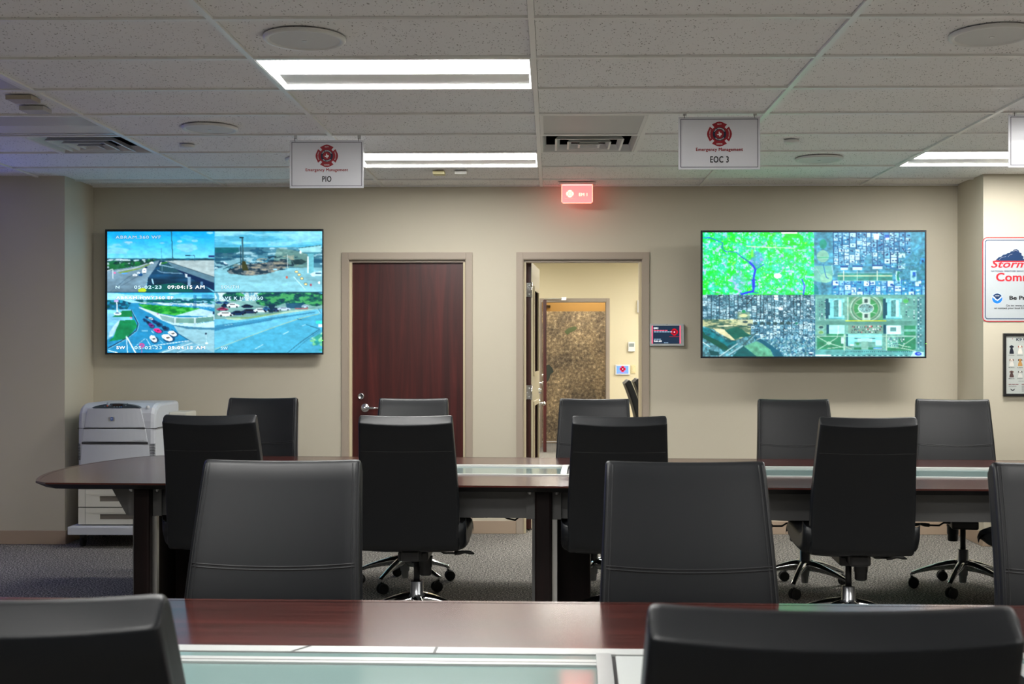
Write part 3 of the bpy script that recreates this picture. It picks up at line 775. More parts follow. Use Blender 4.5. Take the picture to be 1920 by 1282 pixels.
def traffic_picture():
    P = Pic(197, 433, 603, 661)
    k = 1920/212
    xm, yv = 399.5, 547.5
    # --- upper left: highway overpass
    P.crop(190, 425, k, (197, 433, xm, yv)); A = P.clip.copy()
    P.grad(A, 80, 540, (12,160,222), (120,205,232))
    n = P.noise(240, 4, 2, .7, 1); P.put(A & (n > .56) & (P.V < 480), (95,190,228), .5); P.put(A & (n > .62) & (P.V < 450), (150,205,232), .5)
    P.ell(430, 255, 70, 18, (165,200,225), .8); P.ell(1300, 240, 45, 20, (165,205,230), .7); P.ell(1560, 230, 55, 22, (165,205,230), .6); P.ell(1000, 268, 40, 12, (160,205,230), .6); P.ell(1820, 95, 60, 18, (180,215,232), .7)
    P.rect(60, 530, 1900, 600, (30,90,112)); P.shade(A & (P.V > 520) & (P.V < 600), P.noise(40, 3, 2, 1, 3), 1.1)
    P.speck(A & (P.V > 535) & (P.V < 575) & (P.U < 900), 60, [(205,225,235), (215,235,240)], 4, 2, .4, .62)
    P.poly([(60,590),(950,545),(700,640),(60,800)], (24,72,62))
    P.speck(A & P.mask([(60,570),(960,540),(650,650),(60,760)]), 70, [(30,120,72), (10,50,60), (190,215,225)], 9, 1, .8, .60)
    P.speck(A & P.mask([(60,640),(640,580),(580,690),(60,770)]), 80, [(38,140,66), (24,100,60)], 19, 1, .8, .50)
    P.poly([(60,740),(620,655),(960,560),(1010,560),(900,700),(760,870),(700,1114),(60,1114)], (112,142,160))
    P.shade(A & (P.V > 740), P.noise(200, 3, 2, .6, 6), .5)
    P.poly([(240,770),(640,690),(640,705),(300,785)], (120,150,60)); P.line([(640,690),(800,625)], 18, (110,140,60))
    P.line([(230,745),(520,700),(740,620)], 14, (185,195,190), .8)
    P.line([(100,1110),(420,850),(700,720)], 12, (70,100,120), .7); P.line([(300,1000),(640,800)], 10, (70,95,115), .7)
    P.poly([(760,860),(880,700),(960,560),(1120,600),(1400,760),(1890,1114),(720,1114)], (24,66,96))
    P.shade(A & P.mask([(760,860),(880,700),(1120,600),(1890,1114),(720,1114)]), P.noise(160, 3, 3, .4, 8), 1.0)
    P.poly([(960,640),(1160,620),(1300,700),(1380,770),(1140,765),(960,740)], (40,84,98)); P.line([(960,640),(1160,680),(1300,700)], 16, (130,170,190)); P.line([(920,730),(1000,770),(1380,790)], 16, (110,150,175))
    P.line([(1000,650),(1000,750)], 10, (110,150,170)); P.poly([(980,600),(1090,585),(1100,610),(980,635)], (50,120,60)); P.line([(960,640),(985,598)], 18, (215,230,235))
    P.poly([(1040,575),(1300,562),(1900,566),(1900,856),(1150,612)], (168,188,192))
    P.shade(A & P.mask([(1040,575),(1300,562),(1900,566),(1900,856)]), P.noise(300, 3, 3, .3, 12), .25)
    P.poly([(1080,585),(1150,606),(1900,856),(1900,950),(1210,700)], (92,128,146)); P.line([(1100,586),(1900,850)], 10, (60,84,98))
    P.poly([(1210,700),(1900,950),(1900,1090),(1420,830)], (14,46,86)); P.poly([(1390,790),(1430,800),(1440,860),(1400,850)], (190,205,215)); P.rect(1440, 850, 1490, 1010, (130,165,190)); P.rect(1660, 930, 1700, 1010, (90,130,165))
    P.poly([(800,990),(1330,945),(1440,1000),(1560,1114),(580,1114)], (18,92,88)); P.ell(660, 1075, 70, 40, (180,205,50))
    P.line([(1160,75),(1186,575)], 15, (38,88,104)); P.line([(988,360),(994,570)], 7, (60,120,150)); P.rect(1400, 468, 1485, 492, (26,74,96)); P.line([(1485,480),(1555,478),(1560,575)], 8, (50,96,120)); P.rect(1795, 480, 1900, 515, (44,66,120))
    for x, y, w2, h2, c in ((535,815,42,24,(225,235,240)), (595,778,28,17,(225,235,240)), (632,808,38,25,(20,84,140)), (697,740,38,46,(240,246,250)), (820,610,38,22,(225,235,240)), (727,680,24,15,(30,60,90))):
        P.poly([(x-w2,y+h2*.2),(x-w2*.7,y-h2*.6),(x-w2*.1,y-h2),(x+w2*.8,y-h2*.8),(x+w2,y+h2*.1),(x+w2*.7,y+h2*.9),(x-w2*.7,y+h2)], c); P.rect(x-w2*.55, y-h2*.15, x+w2*.55, y+h2*.12, (50,90,120), .8); P.rect(x-w2*.7, y+h2*.75, x+w2*.7, y+h2*1.05, (30,60,85), .8)
    P.line([(60,740),(155,712),(160,870)], 12, (205,220,230)); P.ell(190, 775, 18, 16, (235,110,170)); P.ell(360, 785, 60, 10, (90,160,225)); P.line([(830,885),(850,960)], 20, (170,215,235))
    # --- upper right: road works
    P.crop(398, 425, k, (xm, 433, 603, yv)); A = P.clip.copy()
    P.grad(A, 60, 340, (125,200,222), (95,185,215))
    n = P.noise(200, 4, 4, .45, 21); P.put(A & (n > .55) & (P.V < 330), (62,158,192), .6); P.put(A & (n < .42) & (P.V < 330), (150,214,230), .6)
    P.rect(0, 340, 1900, 1114, (72,128,148)); P.shade(A & (P.V > 330), P.noise(260, 3, 3, .5, 22), .5)
    n = P.noise(90, 3, 2.2, .5, 25); m = A & (P.V > 345) & (P.V < 640)
    P.put(m & (n > .58), (28,84,112), .8); P.put(m & (n < .40), (170,212,225), .75)
    P.poly([(0,350),(420,345),(440,430),(200,440),(0,430)], (20,96,104), .8)
    P.poly([(1080,360),(1180,360),(1600,440),(1700,700),(1420,690),(1000,640)], (120,150,130), .55)
    P.poly([(0,700),(1900,690),(1900,1114),(0,1114)], (128,186,200)); P.shade(A & (P.V > 690), P.noise(220, 3, 3, .4, 27), .35)
    P.poly([(0,640),(240,570),(470,540),(470,600),(180,700),(0,740)], (120,170,185)); P.speck(A & P.mask([(0,620),(160,570),(260,640),(20,720)]), 46, [(15,60,90), (220,235,240)], 29, 1.6, .7, .55); P.line([(160,715),(470,590)], 12, (20,80,90))
    P.poly([(470,640),(900,600),(1200,560),(1300,640),(1150,720),(900,800),(600,830),(260,790),(230,740)], (98,96,96), .75)
    n = P.noise(60, 3, 1.6, .6, 31); m = A & P.mask([(230,660),(900,500),(1400,480),(1560,600),(1300,700),(900,800),(500,820),(230,760)])
    P.put(m & (n > .58), (22,52,70), .85); P.put(m & (n < .37), (170,165,145), .7)
    P.poly([(1320,560),(1500,545),(1590,590),(1500,640),(1340,640)], (30,60,66), .85)
    P.rect(455, 315, 470, 760, (24,60,74)); P.poly([(478,180),(502,180),(520,640),(488,740)], (58,96,108)); P.rect(440, 168, 516, 186, (18,50,62)); P.poly([(480,580),(540,580),(600,740),(490,740)], (60,66,40))
    P.poly([(1440,360),(1840,300),(1840,430),(1500,430)], (150,205,214)); P.line([(1460,355),(1840,308)], 10, (30,80,92)); P.poly([(1500,425),(1840,425),(1840,440),(1720,470),(1620,470)], (70,140,158)); P.rect(1605, 460, 1710, 780, (104,178,192)); P.rect(1602, 500, 1622, 780, (225,248,250)); P.ell(1483, 425, 14, 26, (235,248,250))
    for x, y, c in ((1250,855,(190,90,70)), (1660,985,(165,80,100)), (1800,945,(240,250,255))): P.ell(x, y, 17, 24, c)
    for x, y in ((1415,760), (1460,810), (1505,875), (1572,970)): P.ell(x, y, 30, 24, (60,70,60)); P.ell(x, y, 24, 17, (245,225,160))
    P.poly([(1640,800),(1720,760),(1840,755),(1840,830),(1680,840)], (190,225,235)); P.rect(1740, 775, 1840, 800, (40,100,130)); P.line([(1370,850),(1560,1060)], 14, (185,225,235)); P.ell(1050, 720, 36, 14, (160,215,235)); P.line([(1262,470),(1264,690)], 6, (200,225,230))
    P.line([(1290,480),(1440,760)], 6, (120,150,160), .8); P.line([(1505,170),(1505,320)], 5, (60,130,150))
    # --- lower left: junction with waiting cars
    P.crop(190, 545, k, (197, yv, xm, 661)); A = P.clip.copy()
    P.rect(0, 0, 1910, 1114, (40,140,186)); P.grad(A & (P.V < 200), 20, 170, (60,180,226), (150,214,236)); n = P.noise(160, 3, 3, .5, 41); P.put(A & (n > .55) & (P.V < 130), (190,226,240), .6)
    P.poly([(480,150),(1900,120),(1900,250),(700,210)], (14,96,110)); P.speck(A & P.mask([(480,150),(1900,120),(1900,240),(700,205)]), 50, [(30,130,110), (8,66,96), (150,205,225)], 43, 2, .6, .62)
    P.poly([(460,190),(1900,220),(1900,300),(700,215)], (168,208,224)); P.speck(A & P.mask([(480,190),(1900,215),(1900,290),(900,230)]), 50, [(60,130,170), (230,242,248)], 45, 3, .4, .6); P.line([(1180,240),(1900,290)], 16, (60,150,196))
    P.poly([(60,150),(300,150),(470,200),(400,320),(60,320)], (24,104,140)); P.speck(A & P.mask([(60,150),(300,150),(470,200),(400,320),(60,320)]), 66, [(14,70,96), (40,150,180), (10,86,82)], 47, 1.2, .8, .56)
    P.poly([(60,320),(470,310),(500,560),(60,830)], (120,190,222)); P.shade(A & P.mask([(60,320),(470,310),(500,560),(60,830)]), P.noise(120, 3, 2, 1, 48), .5)
    P.poly([(150,440),(330,330),(480,330),(500,440)], (20,124,76)); P.poly([(270,500),(530,490),(580,600),(480,720),(360,820),(80,860),(170,780)], (18,132,84)); P.shade(A & P.mask([(80,500),(580,490),(580,900),(80,900)]), P.noise(90, 3, 1, 1, 49), .4)
    P.poly([(90,790),(100,700),(190,570),(270,490),(280,500),(240,600),(150,770)], (170,208,226))
    P.line([(480,330),(590,560),(560,670),(400,800),(80,970)], 16, (14,44,74)); P.line([(485,330),(606,560),(580,670),(420,800),(90,985)], 7, (160,214,234))
    P.poly([(600,220),(900,240),(1640,290),(1640,310),(1220,420),(950,380),(700,300),(620,250)], (30,152,54)); n = P.noise(60, 3, 2, .6, 51); m = A & P.mask([(600,220),(900,240),(1640,290),(1640,310),(1220,420),(950,380),(700,300)]); P.put(m & (n > .56), (92,190,96), .7); P.put(m & (n < .38), (14,110,62), .7)
    P.poly([(1230,420),(1650,300),(1900,360),(1900,430)], (172,212,226))
    P.poly([(600,270),(700,300),(950,385),(1230,445),(1570,450),(1900,420),(1900,500),(1570,560),(1210,550),(1000,500),(800,380),(610,290)], (190,216,220)); P.poly([(960,410),(1210,460),(1210,545),(1000,490)], (130,168,172)); P.poly([(1235,465),(1550,465),(1550,548),(1235,545)], (112,158,150)); P.poly([(1580,462),(1880,435),(1880,510),(1580,548)], (96,146,140))
    P.poly([(1000,500),(1210,552),(1570,562),(1900,510),(1900,640),(1500,610),(1200,580)], (180,218,232)); P.poly([(1200,590),(1500,620),(1900,640),(1900,1060),(1560,890),(1280,720)], (140,186,200)); P.poly([(1070,560),(1500,615),(1900,625),(1900,665),(1450,650)], (70,130,158)); P.line([(1160,650),(1540,890)], 8, (24,60,90)); P.poly([(1460,840),(1560,890),(1900,1060),(900,1060)], (128,176,194), .8)
    cars = [(740,445,30,20,(16,60,110)), (808,470,44,24,(196,214,226)), (702,492,34,28,(18,70,120)), (760,535,36,30,(18,54,90)), (868,520,44,30,(22,60,116)), (815,588,50,38,(120,50,140)), (938,565,54,38,(24,56,100)), (1050,632,56,40,(18,60,100)), (925,675,70,40,(240,44,140)), (1178,725,76,50,(236,246,250)), (1090,795,96,62,(240,248,252)), (852,815,66,62,(232,244,250))]
    for x, y, a1, b1, c in cars:
        P.ell(x+a1*.35, y+b1*.35, a1*1.05, b1*.95, (16,58,92), .75); P.poly([(x-a1,y-b1*.55),(x-a1*.6,y-b1*.95),(x+a1*.25,y-b1*.9),(x+a1*.95,y+b1*.2),(x+a1*.9,y+b1*.75),(x+a1*.2,y+b1),(x-a1*.45,y+b1*.45),(x-a1*.98,y-b1*.1)], c); P.poly([(x-a1*.32,y-b1*.08),(x+a1*.32,y-b1*.28),(x+a1*.58,y+b1*.10),(x-a1*.05,y+b1*.34)], tuple(v*.3+12 for v in c)); P.line([(x-a1*.75,y-b1*.3),(x-a1*.35,y+b1*.15)], 7, tuple(v*.4+12 for v in c)); P.line([(x-a1*.2,y+b1*.72),(x+a1*.3,y+b1*.95)], 6, (30,50,80), .7)
    P.line([(830,935),(1450,848)], 11, (220,240,248)); P.line([(1000,1050),(1520,885)], 11, (205,232,242)); P.line([(735,820),(800,930)], 9, (205,232,244)); P.line([(560,930),(710,810)], 7, (190,224,238)); P.line([(960,840),(1020,890)], 6, (200,230,240)); P.line([(820,680),(855,715)], 6, (200,230,240)); P.line([(1260,1050),(1640,915)], 8, (190,222,234)); P.line([(80,1015),(230,1050)], 12, (225,242,250)); P.rect(650, 668, 760, 690, (120,185,214))
    P.line([(390,770),(410,1050)], 14, (200,228,240)); P.line([(400,790),(550,1060)], 20, (230,244,250)); P.ell(655, 925, 44, 36, (225,50,130)); P.ell(655, 925, 30, 22, (130,110,170)); P.line([(655,960),(655,1050)], 12, (215,80,150))
    P.rect(182, 145, 250, 192, (186,170,222)); P.line([(225,190),(235,355)], 16, (226,240,248)); P.ell(240, 385, 66, 28, (214,230,240)); P.ell(235, 375, 40, 10, (30,80,130)); P.ell(300, 180, 30, 26, (40,150,180)); P.ell(468, 452, 18, 12, (225,110,180)); P.ell(925, 392, 14, 9, (190,80,160))
    P.line([(1550,75),(1550,300)], 14, (20,100,150)); P.line([(1580,75),(1580,300)], 12, (20,96,146)); P.line([(1550,80),(1900,90)], 6, (26,104,150)); P.line([(1550,120),(1900,140)], 6, (26,104,150)); P.rect(1680, 60, 1870, 130, (60,140,186), .7); P.ell(1750, 727, 16, 16, (14,24,60)); P.line([(1755,740),(1762,890)], 6, (190,225,238)); P.ell(1762, 892, 28, 14, (215,235,242)); P.rect(1865, 350, 1900, 400, (24,50,86))
    # --- lower right: avenue with parked cars
    P.crop(398, 545, k, (xm, yv, 603, 661)); A = P.clip.copy()
    P.rect(0, 0, 1910, 1114, (92,182,212)); P.rect(0, 20, 760, 200, (190,216,220)); P.speck(A & (P.V < 170) & (P.U < 760), 60, [(70,150,180), (220,240,240)], 61, .6, 2, .58)
    P.rect(0, 170, 1850, 480, (116,160,158)); P.shade(A & (P.V > 170) & (P.V < 480), P.noise(90, 3, 3, .5, 62), .5)
    trees = [(340,90,190,75), (1080,120,340,100), (960,190,240,70), (1500,130,330,100), (1300,60,560,60), (1740,150,160,110)]
    for x, y, a1, b1 in trees: P.ell(x, y, a1, b1, (28,104,86))
    m = np.zeros_like(A)
    for x, y, a1, b1 in trees: m |= (((P.U-x)/a1)**2+((P.V-y)/b1)**2 < 1)
    n = P.noise(56, 3, 1.5, .7, 63); P.put(A & m & (n > .56), (78,168,104), .85); P.put(A & m & (n < .40), (12,58,80), .8)
    P.poly([(940,230),(1060,230),(1010,370),(940,370)], (14,54,76)); P.poly([(1230,210),(1560,200),(1500,290),(1250,300)], (16,74,110), .8); P.poly([(1380,290),(1620,285),(1600,315),(1400,315)], (170,80,90), .7)
    cars = [(90,195,60,22,(36,90,150)), (210,195,60,22,(30,80,140)), (190,245,64,34,(14,52,84)), (330,240,110,42,(216,228,236)), (575,255,105,32,(14,40,70)), (150,305,100,30,(150,60,100)), (205,385,145,44,(224,236,242)), (420,370,130,40,(14,50,90)), (620,340,150,42,(30,52,84)), (810,325,130,38,(208,226,236)), (900,300,60,40,(40,100,150)), (1065,315,55,36,(36,66,110)), (1200,300,115,30,(186,208,232)), (1560,255,60,24,(170,200,220))]
    for x, y, a1, b1, c in cars:
        P.ell(x, y+b1*.25, a1, b1*.8, c); P.ell(x-a1*.1, y-b1*.3, a1*.6, b1*.6, c); P.rect(x-a1*.5, y-b1*.5, x+a1*.35, y-b1*.05, tuple(v*.3+10 for v in c), .85); P.ell(x-a1*.55, y+b1*.75, b1*.38, b1*.38, (16,24,34)); P.ell(x+a1*.6, y+b1*.7, b1*.38, b1*.38, (16,24,34))
    P.poly([(220,450),(600,440),(1300,340),(1340,350),(640,470),(380,490)], (120,164,120)); P.poly([(180,455),(640,475),(1300,335),(1700,310),(1720,330),(1300,372),(640,470),(400,500),(240,490)], (176,206,190), .8)
    P.poly([(0,480),(380,505),(760,452),(1300,372),(1850,300),(1850,1114),(0,1114)], (104,186,214))
    P.poly([(0,590),(700,490),(1300,410),(1740,350),(1740,370),(1000,490),(500,580),(0,690)], (62,142,178)); P.poly([(0,630),(500,560),(1000,480),(1000,500),(500,590),(0,670)], (52,128,166), .8)
    P.poly([(0,1020),(500,820),(1100,600),(1500,470),(1850,380),(1850,1114),(0,1114)], (76,168,200)); P.line([(0,1000),(500,812),(1100,592),(1450,475),(1800,390)], 10, (168,190,150), .8); P.line([(30,1020),(110,975)], 8, (40,110,140))
    P.shade(A & (P.V > 480), P.noise(300, 4, 3, .6, 66), .16)
    P.line([(705,990),(845,910)], 9, (190,230,236)); P.line([(1185,738),(1275,693)], 8, (190,230,236)); P.line([(1510,595),(1570,573)], 7, (190,230,236)); P.line([(190,585),(330,565)], 5, (170,215,228)); P.line([(1420,475),(1500,488)], 9, (34,96,116))
    P.line([(1270,1045),(1500,860),(1810,650)], 8, (20,70,96)); P.line([(1370,1030),(1560,860),(1820,670)], 5, (30,100,130)); P.poly([(1650,800),(1780,770),(1850,700),(1850,850),(1720,840)], (150,210,180)); P.speck(A & P.mask([(1640,840),(1850,700),(1850,1060),(1700,930)]), 60, [(130,205,140), (40,150,140)], 67, 1.4, .7, .55); P.rect(1745, 505, 1850, 560, (60,215,205)); P.rect(1785, 565, 1850, 615, (215,235,245)); P.line([(1580,570),(1820,650)], 6, (24,84,110)); P.line([(1650,600),(1790,640)], 8, (24,84,110), .8); P.line([(1760,310),(1840,400)], 8, (170,210,225)); P.line([(1790,300),(1830,380)], 6, (30,90,120))
    P.crop(0, 0, 1, (190, 425, 610, 668)); P.rect(xm-.4, 433, xm+.4, 661, (60,150,190), .6); P.rect(197, yv-.6, 603, yv+.4, (14,60,84), .9)
    return P

def map_picture():
    P = Pic(1317, 436, 1730.5, 668)
    k = 1920/215; xm, yv = 1524, 552.5
    P.crop(1310, 430, k, (1317, 436, xm, yv)); A = P.clip.copy()
    P.rect(0, 0, 1920, 1116, (20,216,96))
    a, b, c, d = P.noise(240, 4, 1, 1, 71), P.noise(90, 4, 1.2, 1, 72), P.noise(34, 3, 1, 1, 73), P.noise(26, 2, 1, 1, 74)
    P.put(A & (a > .52), (10,205,140), .7); P.put(A & (b > .56), (4,222,42), .85); P.put(A & (b < .40), (60,205,205), .6); P.put(A & (c > .68), (165,222,240), .7)
    P.put(A & (c < .33), (6,206,60), .6); P.put(A & (d > .76), (225,238,250), .8); P.put(A & (P.noise(50,3,1,1,75) > .66), (190,180,250), .8); P.put(A & (d < .25) & (a > .5), (170,236,60), .7)
    P.put(A & (((P.U-1550)/180)**2+((P.V-170)/100)**2 < .6+P.noise(60,2,1,1,76)) & (c < .6), (4,206,30), .85)
    P.put(A & (((P.U-960)/110)**2+((P.V-500)/130)**2 < .45+P.noise(50,2,1,1,77)), (112,122,232), .45); P.put(A & (((P.U-650)/260)**2+((P.V-850)/200)**2 < P.noise(60,3,1,1,78)-.1), (150,150,236), .35)
    P.poly([(870,340),(905,345),(905,470),(860,465)], (120,236,80), .9); P.line([(790,285),(1200,308),(1600,318)], 16, (214,248,190), .8); P.ell(1310, 780, 65, 42, (238,250,255)); P.poly([(1370,50),(1640,50),(1630,75),(1370,75)], (255,255,255))
    P.line([(60,145),(190,143),(300,190),(400,235),(380,300),(430,370),(620,385),(690,445)], 16, (14,120,190)); P.line([(60,145),(190,143),(280,180)], 14, (10,90,220)); P.line([(700,460),(850,560),(935,660)], 20, (10,90,190)); P.line([(935,680),(1000,635),(1080,590)], 16, (14,100,200))
    P.line([(850,560),(915,630),(940,680),(915,780),(905,870),(915,960),(900,1040),(800,1060),(710,1085)], 34, (14,48,236)); P.line([(905,860),(910,960)], 50, (14,48,236)); P.line([(870,845),(950,850)], 18, (14,60,190)); P.line([(900,960),(980,948)], 12, (14,60,170)); P.line([(900,1055),(990,1072)], 14, (14,60,190)); P.line([(690,1060),(720,1090)], 14, (14,60,220)); P.line([(1715,840),(1755,950),(1740,1085)], 20, (16,70,230)); P.ell(1765, 955, 15, 20, (150,110,230)); P.line([(1790,660),(1720,830)], 8, (120,215,190)); P.line([(90,1030),(160,1010),(300,1075)], 5, (10,90,70))
    # --- street grid
    def grid(A, ox, oy, bx, by, seed, dark, lights, mid, u0, v0, u1, v1, fill=.72):
        rs = np.random.RandomState(seed); u = u0
        P.put(A & (P.U >= u0) & (P.U < u1) & (P.V >= v0) & (P.V < v1), mid)
        while u < u1:
            wd = bx*rs.uniform(.7, 1.3); v = v0
            while v < v1:
                h = by*rs.uniform(.7, 1.25)
                P.rect(u+wd*.18, v+h*.16, u+wd, v+h, lights[rs.randint(len(lights))])
                for q in range(3):
                    a0, b0 = rs.uniform(.2,.75)*wd, rs.uniform(.2,.75)*h
                    P.rect(u+a0, v+b0, u+a0+wd*rs.uniform(.12,.35), v+b0+h*rs.uniform(.12,.35), dark if rs.rand() < .68 else (184,218,236))
                P.rect(u, v, u+wd*.17, v+h, dark, .85 if rs.rand() < fill else .2); P.rect(u, v, u+wd, v+h*.12, dark, .6 if rs.rand() < .5 else .1)
                v += h
            u += wd
    P.crop(1520, 430, k, (xm, 436, 1731, yv)); A = P.clip.copy()
    P.rect(0, 0, 1920, 1116, (74,150,176)); P.shade(A, P.noise(60, 3, 1, 1, 81), .7)
    D = (6,62,112)
    grid(A, 0, 0, 92, 78, 82, D, [(90,166,204), (130,194,222), (64,144,184), (176,220,238)], (44,124,168), 350, 56, 1560, 390)
    grid(A, 0, 0, 92, 70, 83, D, [(120,184,214), (190,224,240), (74,154,190)], (70,150,180), 360, 330, 880, 585); grid(A, 0, 0, 120, 90, 84, D, [(120,190,220), (190,228,240), (80,160,190)], (60,140,175), 1000, 380, 1540, 580)
    grid(A, 0, 0, 110, 90, 85, (8,80,160), [(120,190,222), (200,232,244), (70,160,200)], (60,150,186), 330, 850, 1880, 1090, .5)
    for (u0, v0, u1, v1) in ((430,740,1340,860),): P.rect(u0, v0, u1, v1, (60,150,140)); P.shade(A & (P.U > u0) & (P.U < u1) & (P.V > v0) & (P.V < v1), P.noise(40, 3, 2, 1, 86), .6)
    P.rect(430, 778, 1340, 790, (214,226,190)); P.rect(430, 725, 1340, 733, (150,200,205)); P.rect(430, 862, 1340, 870, (150,200,205))
    for x in (530, 755, 1090): P.rect(x-6, 700, x+6, 862, (206,224,210))
    P.poly([(30,600),(330,600),(350,760),(340,870),(200,900),(30,860)], (110,182,172)); P.ell(240, 815, 100, 80, (140,200,176)); P.ell(185, 455, 100, 100, (130,190,170)); P.rect(90, 465, 280, 485, (60,170,130)); P.ell(190, 250, 60, 80, (20,150,120), .8); P.rect(30, 596, 1880, 608, (60,150,190)); P.line([(190,590),(240,800),(275,825)], 14, (40,110,170)); P.line([(335,600),(360,760)], 14, (150,205,215)); P.line([(70,640),(160,780)], 6, (160,205,200))
    P.poly([(1400,700),(1475,705),(1450,780),(1480,860),(1400,870),(1390,780)], (190,232,236)); P.poly([(1425,705),(1470,712),(1440,780),(1460,860),(1415,860),(1408,780)], (14,150,124)); P.line([(1000,500),(1300,640),(1500,710)], 22, (40,110,160)); P.line([(1470,585),(1700,360),(1860,240)], 20, (70,150,190)); P.line([(380,250),(640,330),(1000,500)], 14, (90,160,190)); P.poly([(1030,85),(1120,85),(1110,180),(1030,165)], (240,250,255)); P.rect(1210, 95, 1285, 170, (16,90,180)); P.rect(1220, 150, 1290, 178, (230,245,255))
    for x, y, w2, h2 in ((540,640,70,26), (760,635,90,22), (1090,620,90,22)): P.rect(x-w2, y-h2, x+w2, y, (10,70,140)); P.rect(x-w2*.9, y+5, x+w2*.9, y+45, (200,232,244)); 
    P.rect(1640, 690, 1740, 870, (150,210,240)); P.rect(1670, 720, 1720, 800, (20,100,190)); P.poly([(1800,480),(1880,490),(1870,590),(1790,580)], (60,160,220)); P.rect(1820, 520, 1860, 560, (8,60,120)); P.ell(920, 920, 34, 34, (220,240,250)); P.ell(920, 920, 14, 14, (10,50,100)); P.poly([(30,900),(100,960),(120,1090),(30,1090)], (20,130,140))
    P.put(A & (P.U > 1380) & (P.V > 380) & (P.V < 950) & (P.noise(40,3,1,1,88) > .58), (40,120,130), .6)
    # --- denser city by the river
    P.crop(1310, 548, k, (1317, yv, xm, 668)); A = P.clip.copy()
    P.rect(0, 0, 1920, 1116, (84,138,150)); P.shade(A, P.noise(30, 3, 1, 1, 91), 1.2)
    D = (10,44,60)
    grid(A, 0, 0, 66, 44, 92, D, [(96,148,164), (136,180,196), (62,112,132), (180,212,222)], (70,120,136), 50, 42, 1900, 450, .8)
    grid(A, 0, 0, 60, 46, 93, D, [(120,176,196), (190,222,232), (80,136,160)], (74,134,154), 860, 450, 1900, 740, .5)
    P.put(A & (P.V > 720) & (P.U > 1000) & (P.noise(22,2,1,1,94) > .58), (186,220,232), .8); P.put(A & (P.V > 720) & (P.U > 1000) & (P.noise(22,2,1,1,95) > .60), (20,90,130), .7)
    P.poly([(50,450),(640,450),(860,600),(860,700),(560,830),(300,640),(50,560)], (96,120,92), .85); P.put(A & P.mask([(50,450),(860,450),(860,700),(560,830),(50,560)]) & (P.noise(60,3,2,.6,96) > .56), (204,206,160), .8); P.put(A & P.mask([(50,450),(860,450),(860,700),(560,830),(50,560)]) & (P.noise(50,3,2,.6,97) > .60), (26,80,76), .8)
    P.poly([(640,460),(900,460),(900,540),(760,560),(640,540)], (190,196,160), .9); P.ell(770, 495, 44, 20, (50,80,84)); P.ell(850, 540, 44, 22, (70,100,104)); P.poly([(300,560),(560,545),(560,565),(330,575)], (214,214,180))
    P.poly([(230,600),(420,620),(600,800),(560,800),(330,680)], (208,206,168))
    P.poly([(430,640),(540,600),(630,575),(720,620),(770,670),(880,720),(800,745),(700,750),(600,790)], (10,96,84)); P.poly([(60,590),(160,590),(420,780),(620,810),(640,900),(500,980),(420,1000),(200,800),(60,740)], (16,110,120)); P.shade(A & P.mask([(60,590),(160,590),(420,780),(620,810),(640,900),(420,1000),(60,740)]), P.noise(50, 3, 1.5, 1, 98), 1.1)
    P.poly([(60,640),(120,720),(300,800),(440,880),(540,990),(400,960),(180,830),(60,760)], (10,84,70)); P.poly([(740,900),(960,1070),(560,1070),(620,1000)], (12,92,96)); P.poly([(750,900),(950,820),(1060,860),(1180,940),(1240,1070),(960,1070)], (96,168,140)); P.shade(A & P.mask([(750,900),(950,820),(1060,860),(1240,1070),(960,1070)]), P.noise(60, 3, 1, 1, 99), .5)
    P.poly([(900,740),(1040,780),(1200,880),(1330,980),(1410,1070),(1250,1070),(1190,960),(1040,850),(920,780)], (10,96,120)); P.line([(340,1070),(640,860)], 18, (170,200,204)); P.line([(500,1040),(740,880),(900,740)], 18, (150,190,196)); P.line([(520,1055),(760,895)], 6, (20,60,66)); P.line([(740,880),(920,700),(970,680)], 22, (60,100,104)); P.line([(960,790),(1110,730)], 14, (176,196,190)); P.line([(60,830),(180,910)], 10, (220,236,236)); P.poly([(160,960),(330,1000),(340,1060),(200,1060)], (16,80,84)); P.line([(1640,690),(1890,770)], 12, (40,90,110))
    P.rect(1250, 50, 1310, 78, (250,254,255)); P.rect(1250, 92, 1310, 122, (250,254,255)); P.rect(1325, 255, 1390, 290, (250,254,255)); P.poly([(1830,262),(1875,262),(1850,295)], (240,250,250)); P.rect(640, 330, 850, 440, (120,150,120), .7); P.ell(740, 390, 70, 26, (200,206,160)); P.ell(745, 320, 34, 26, (20,140,90)); P.ell(1625, 520, 24, 22, (10,130,110)); P.line([(800,200),(930,50)], 12, (8,26,34)); P.line([(280,110),(340,50)], 10, (8,26,34))
    P.ell(1862, 1025, 34, 26, (16,50,90)); P.ell(1862, 1012, 30, 12, (210,226,232))
    for x in range(940, 1560, 110): P.ell(x, 520, 40, 26, (40,74,76), .9)
    # --- capitol grounds
    P.crop(1520, 548, k, (xm, yv, 1731, 668)); A = P.clip.copy()
    P.rect(0, 0, 1920, 1116, (112,172,162)); P.shade(A, P.noise(40, 3, 1, 1, 101), .35)
    G = (52,138,104); G2 = (64,150,96); C = (150,226,226); S = (14,84,104); PT = (170,208,190)
    P.rect(30, 40, 1870, 70, (96,158,150)); P.rect(0, 40, 60, 1090, (60,120,150)); P.rect(1745, 70, 1870, 1090, (90,150,156)); P.rect(85, 480, 1745, 545, (92,150,140)); P.rect(60, 960, 1870, 1070, (96,168,168))
    for u in (15, 35, 1760, 1800): 
        for q in range(26): P.rect(u, 90+q*34, u+18, 102+q*34, ((16,60,80), (226,240,244))[(q*7+u) % 3 == 0])
    for q in range(34): P.rect(560+q*34, 985, 574+q*34, 997, (20,60,86)); P.rect(330+q*44, 1050, 350+q*44, 1064, ((20,60,90), (190,226,236))[q % 2])
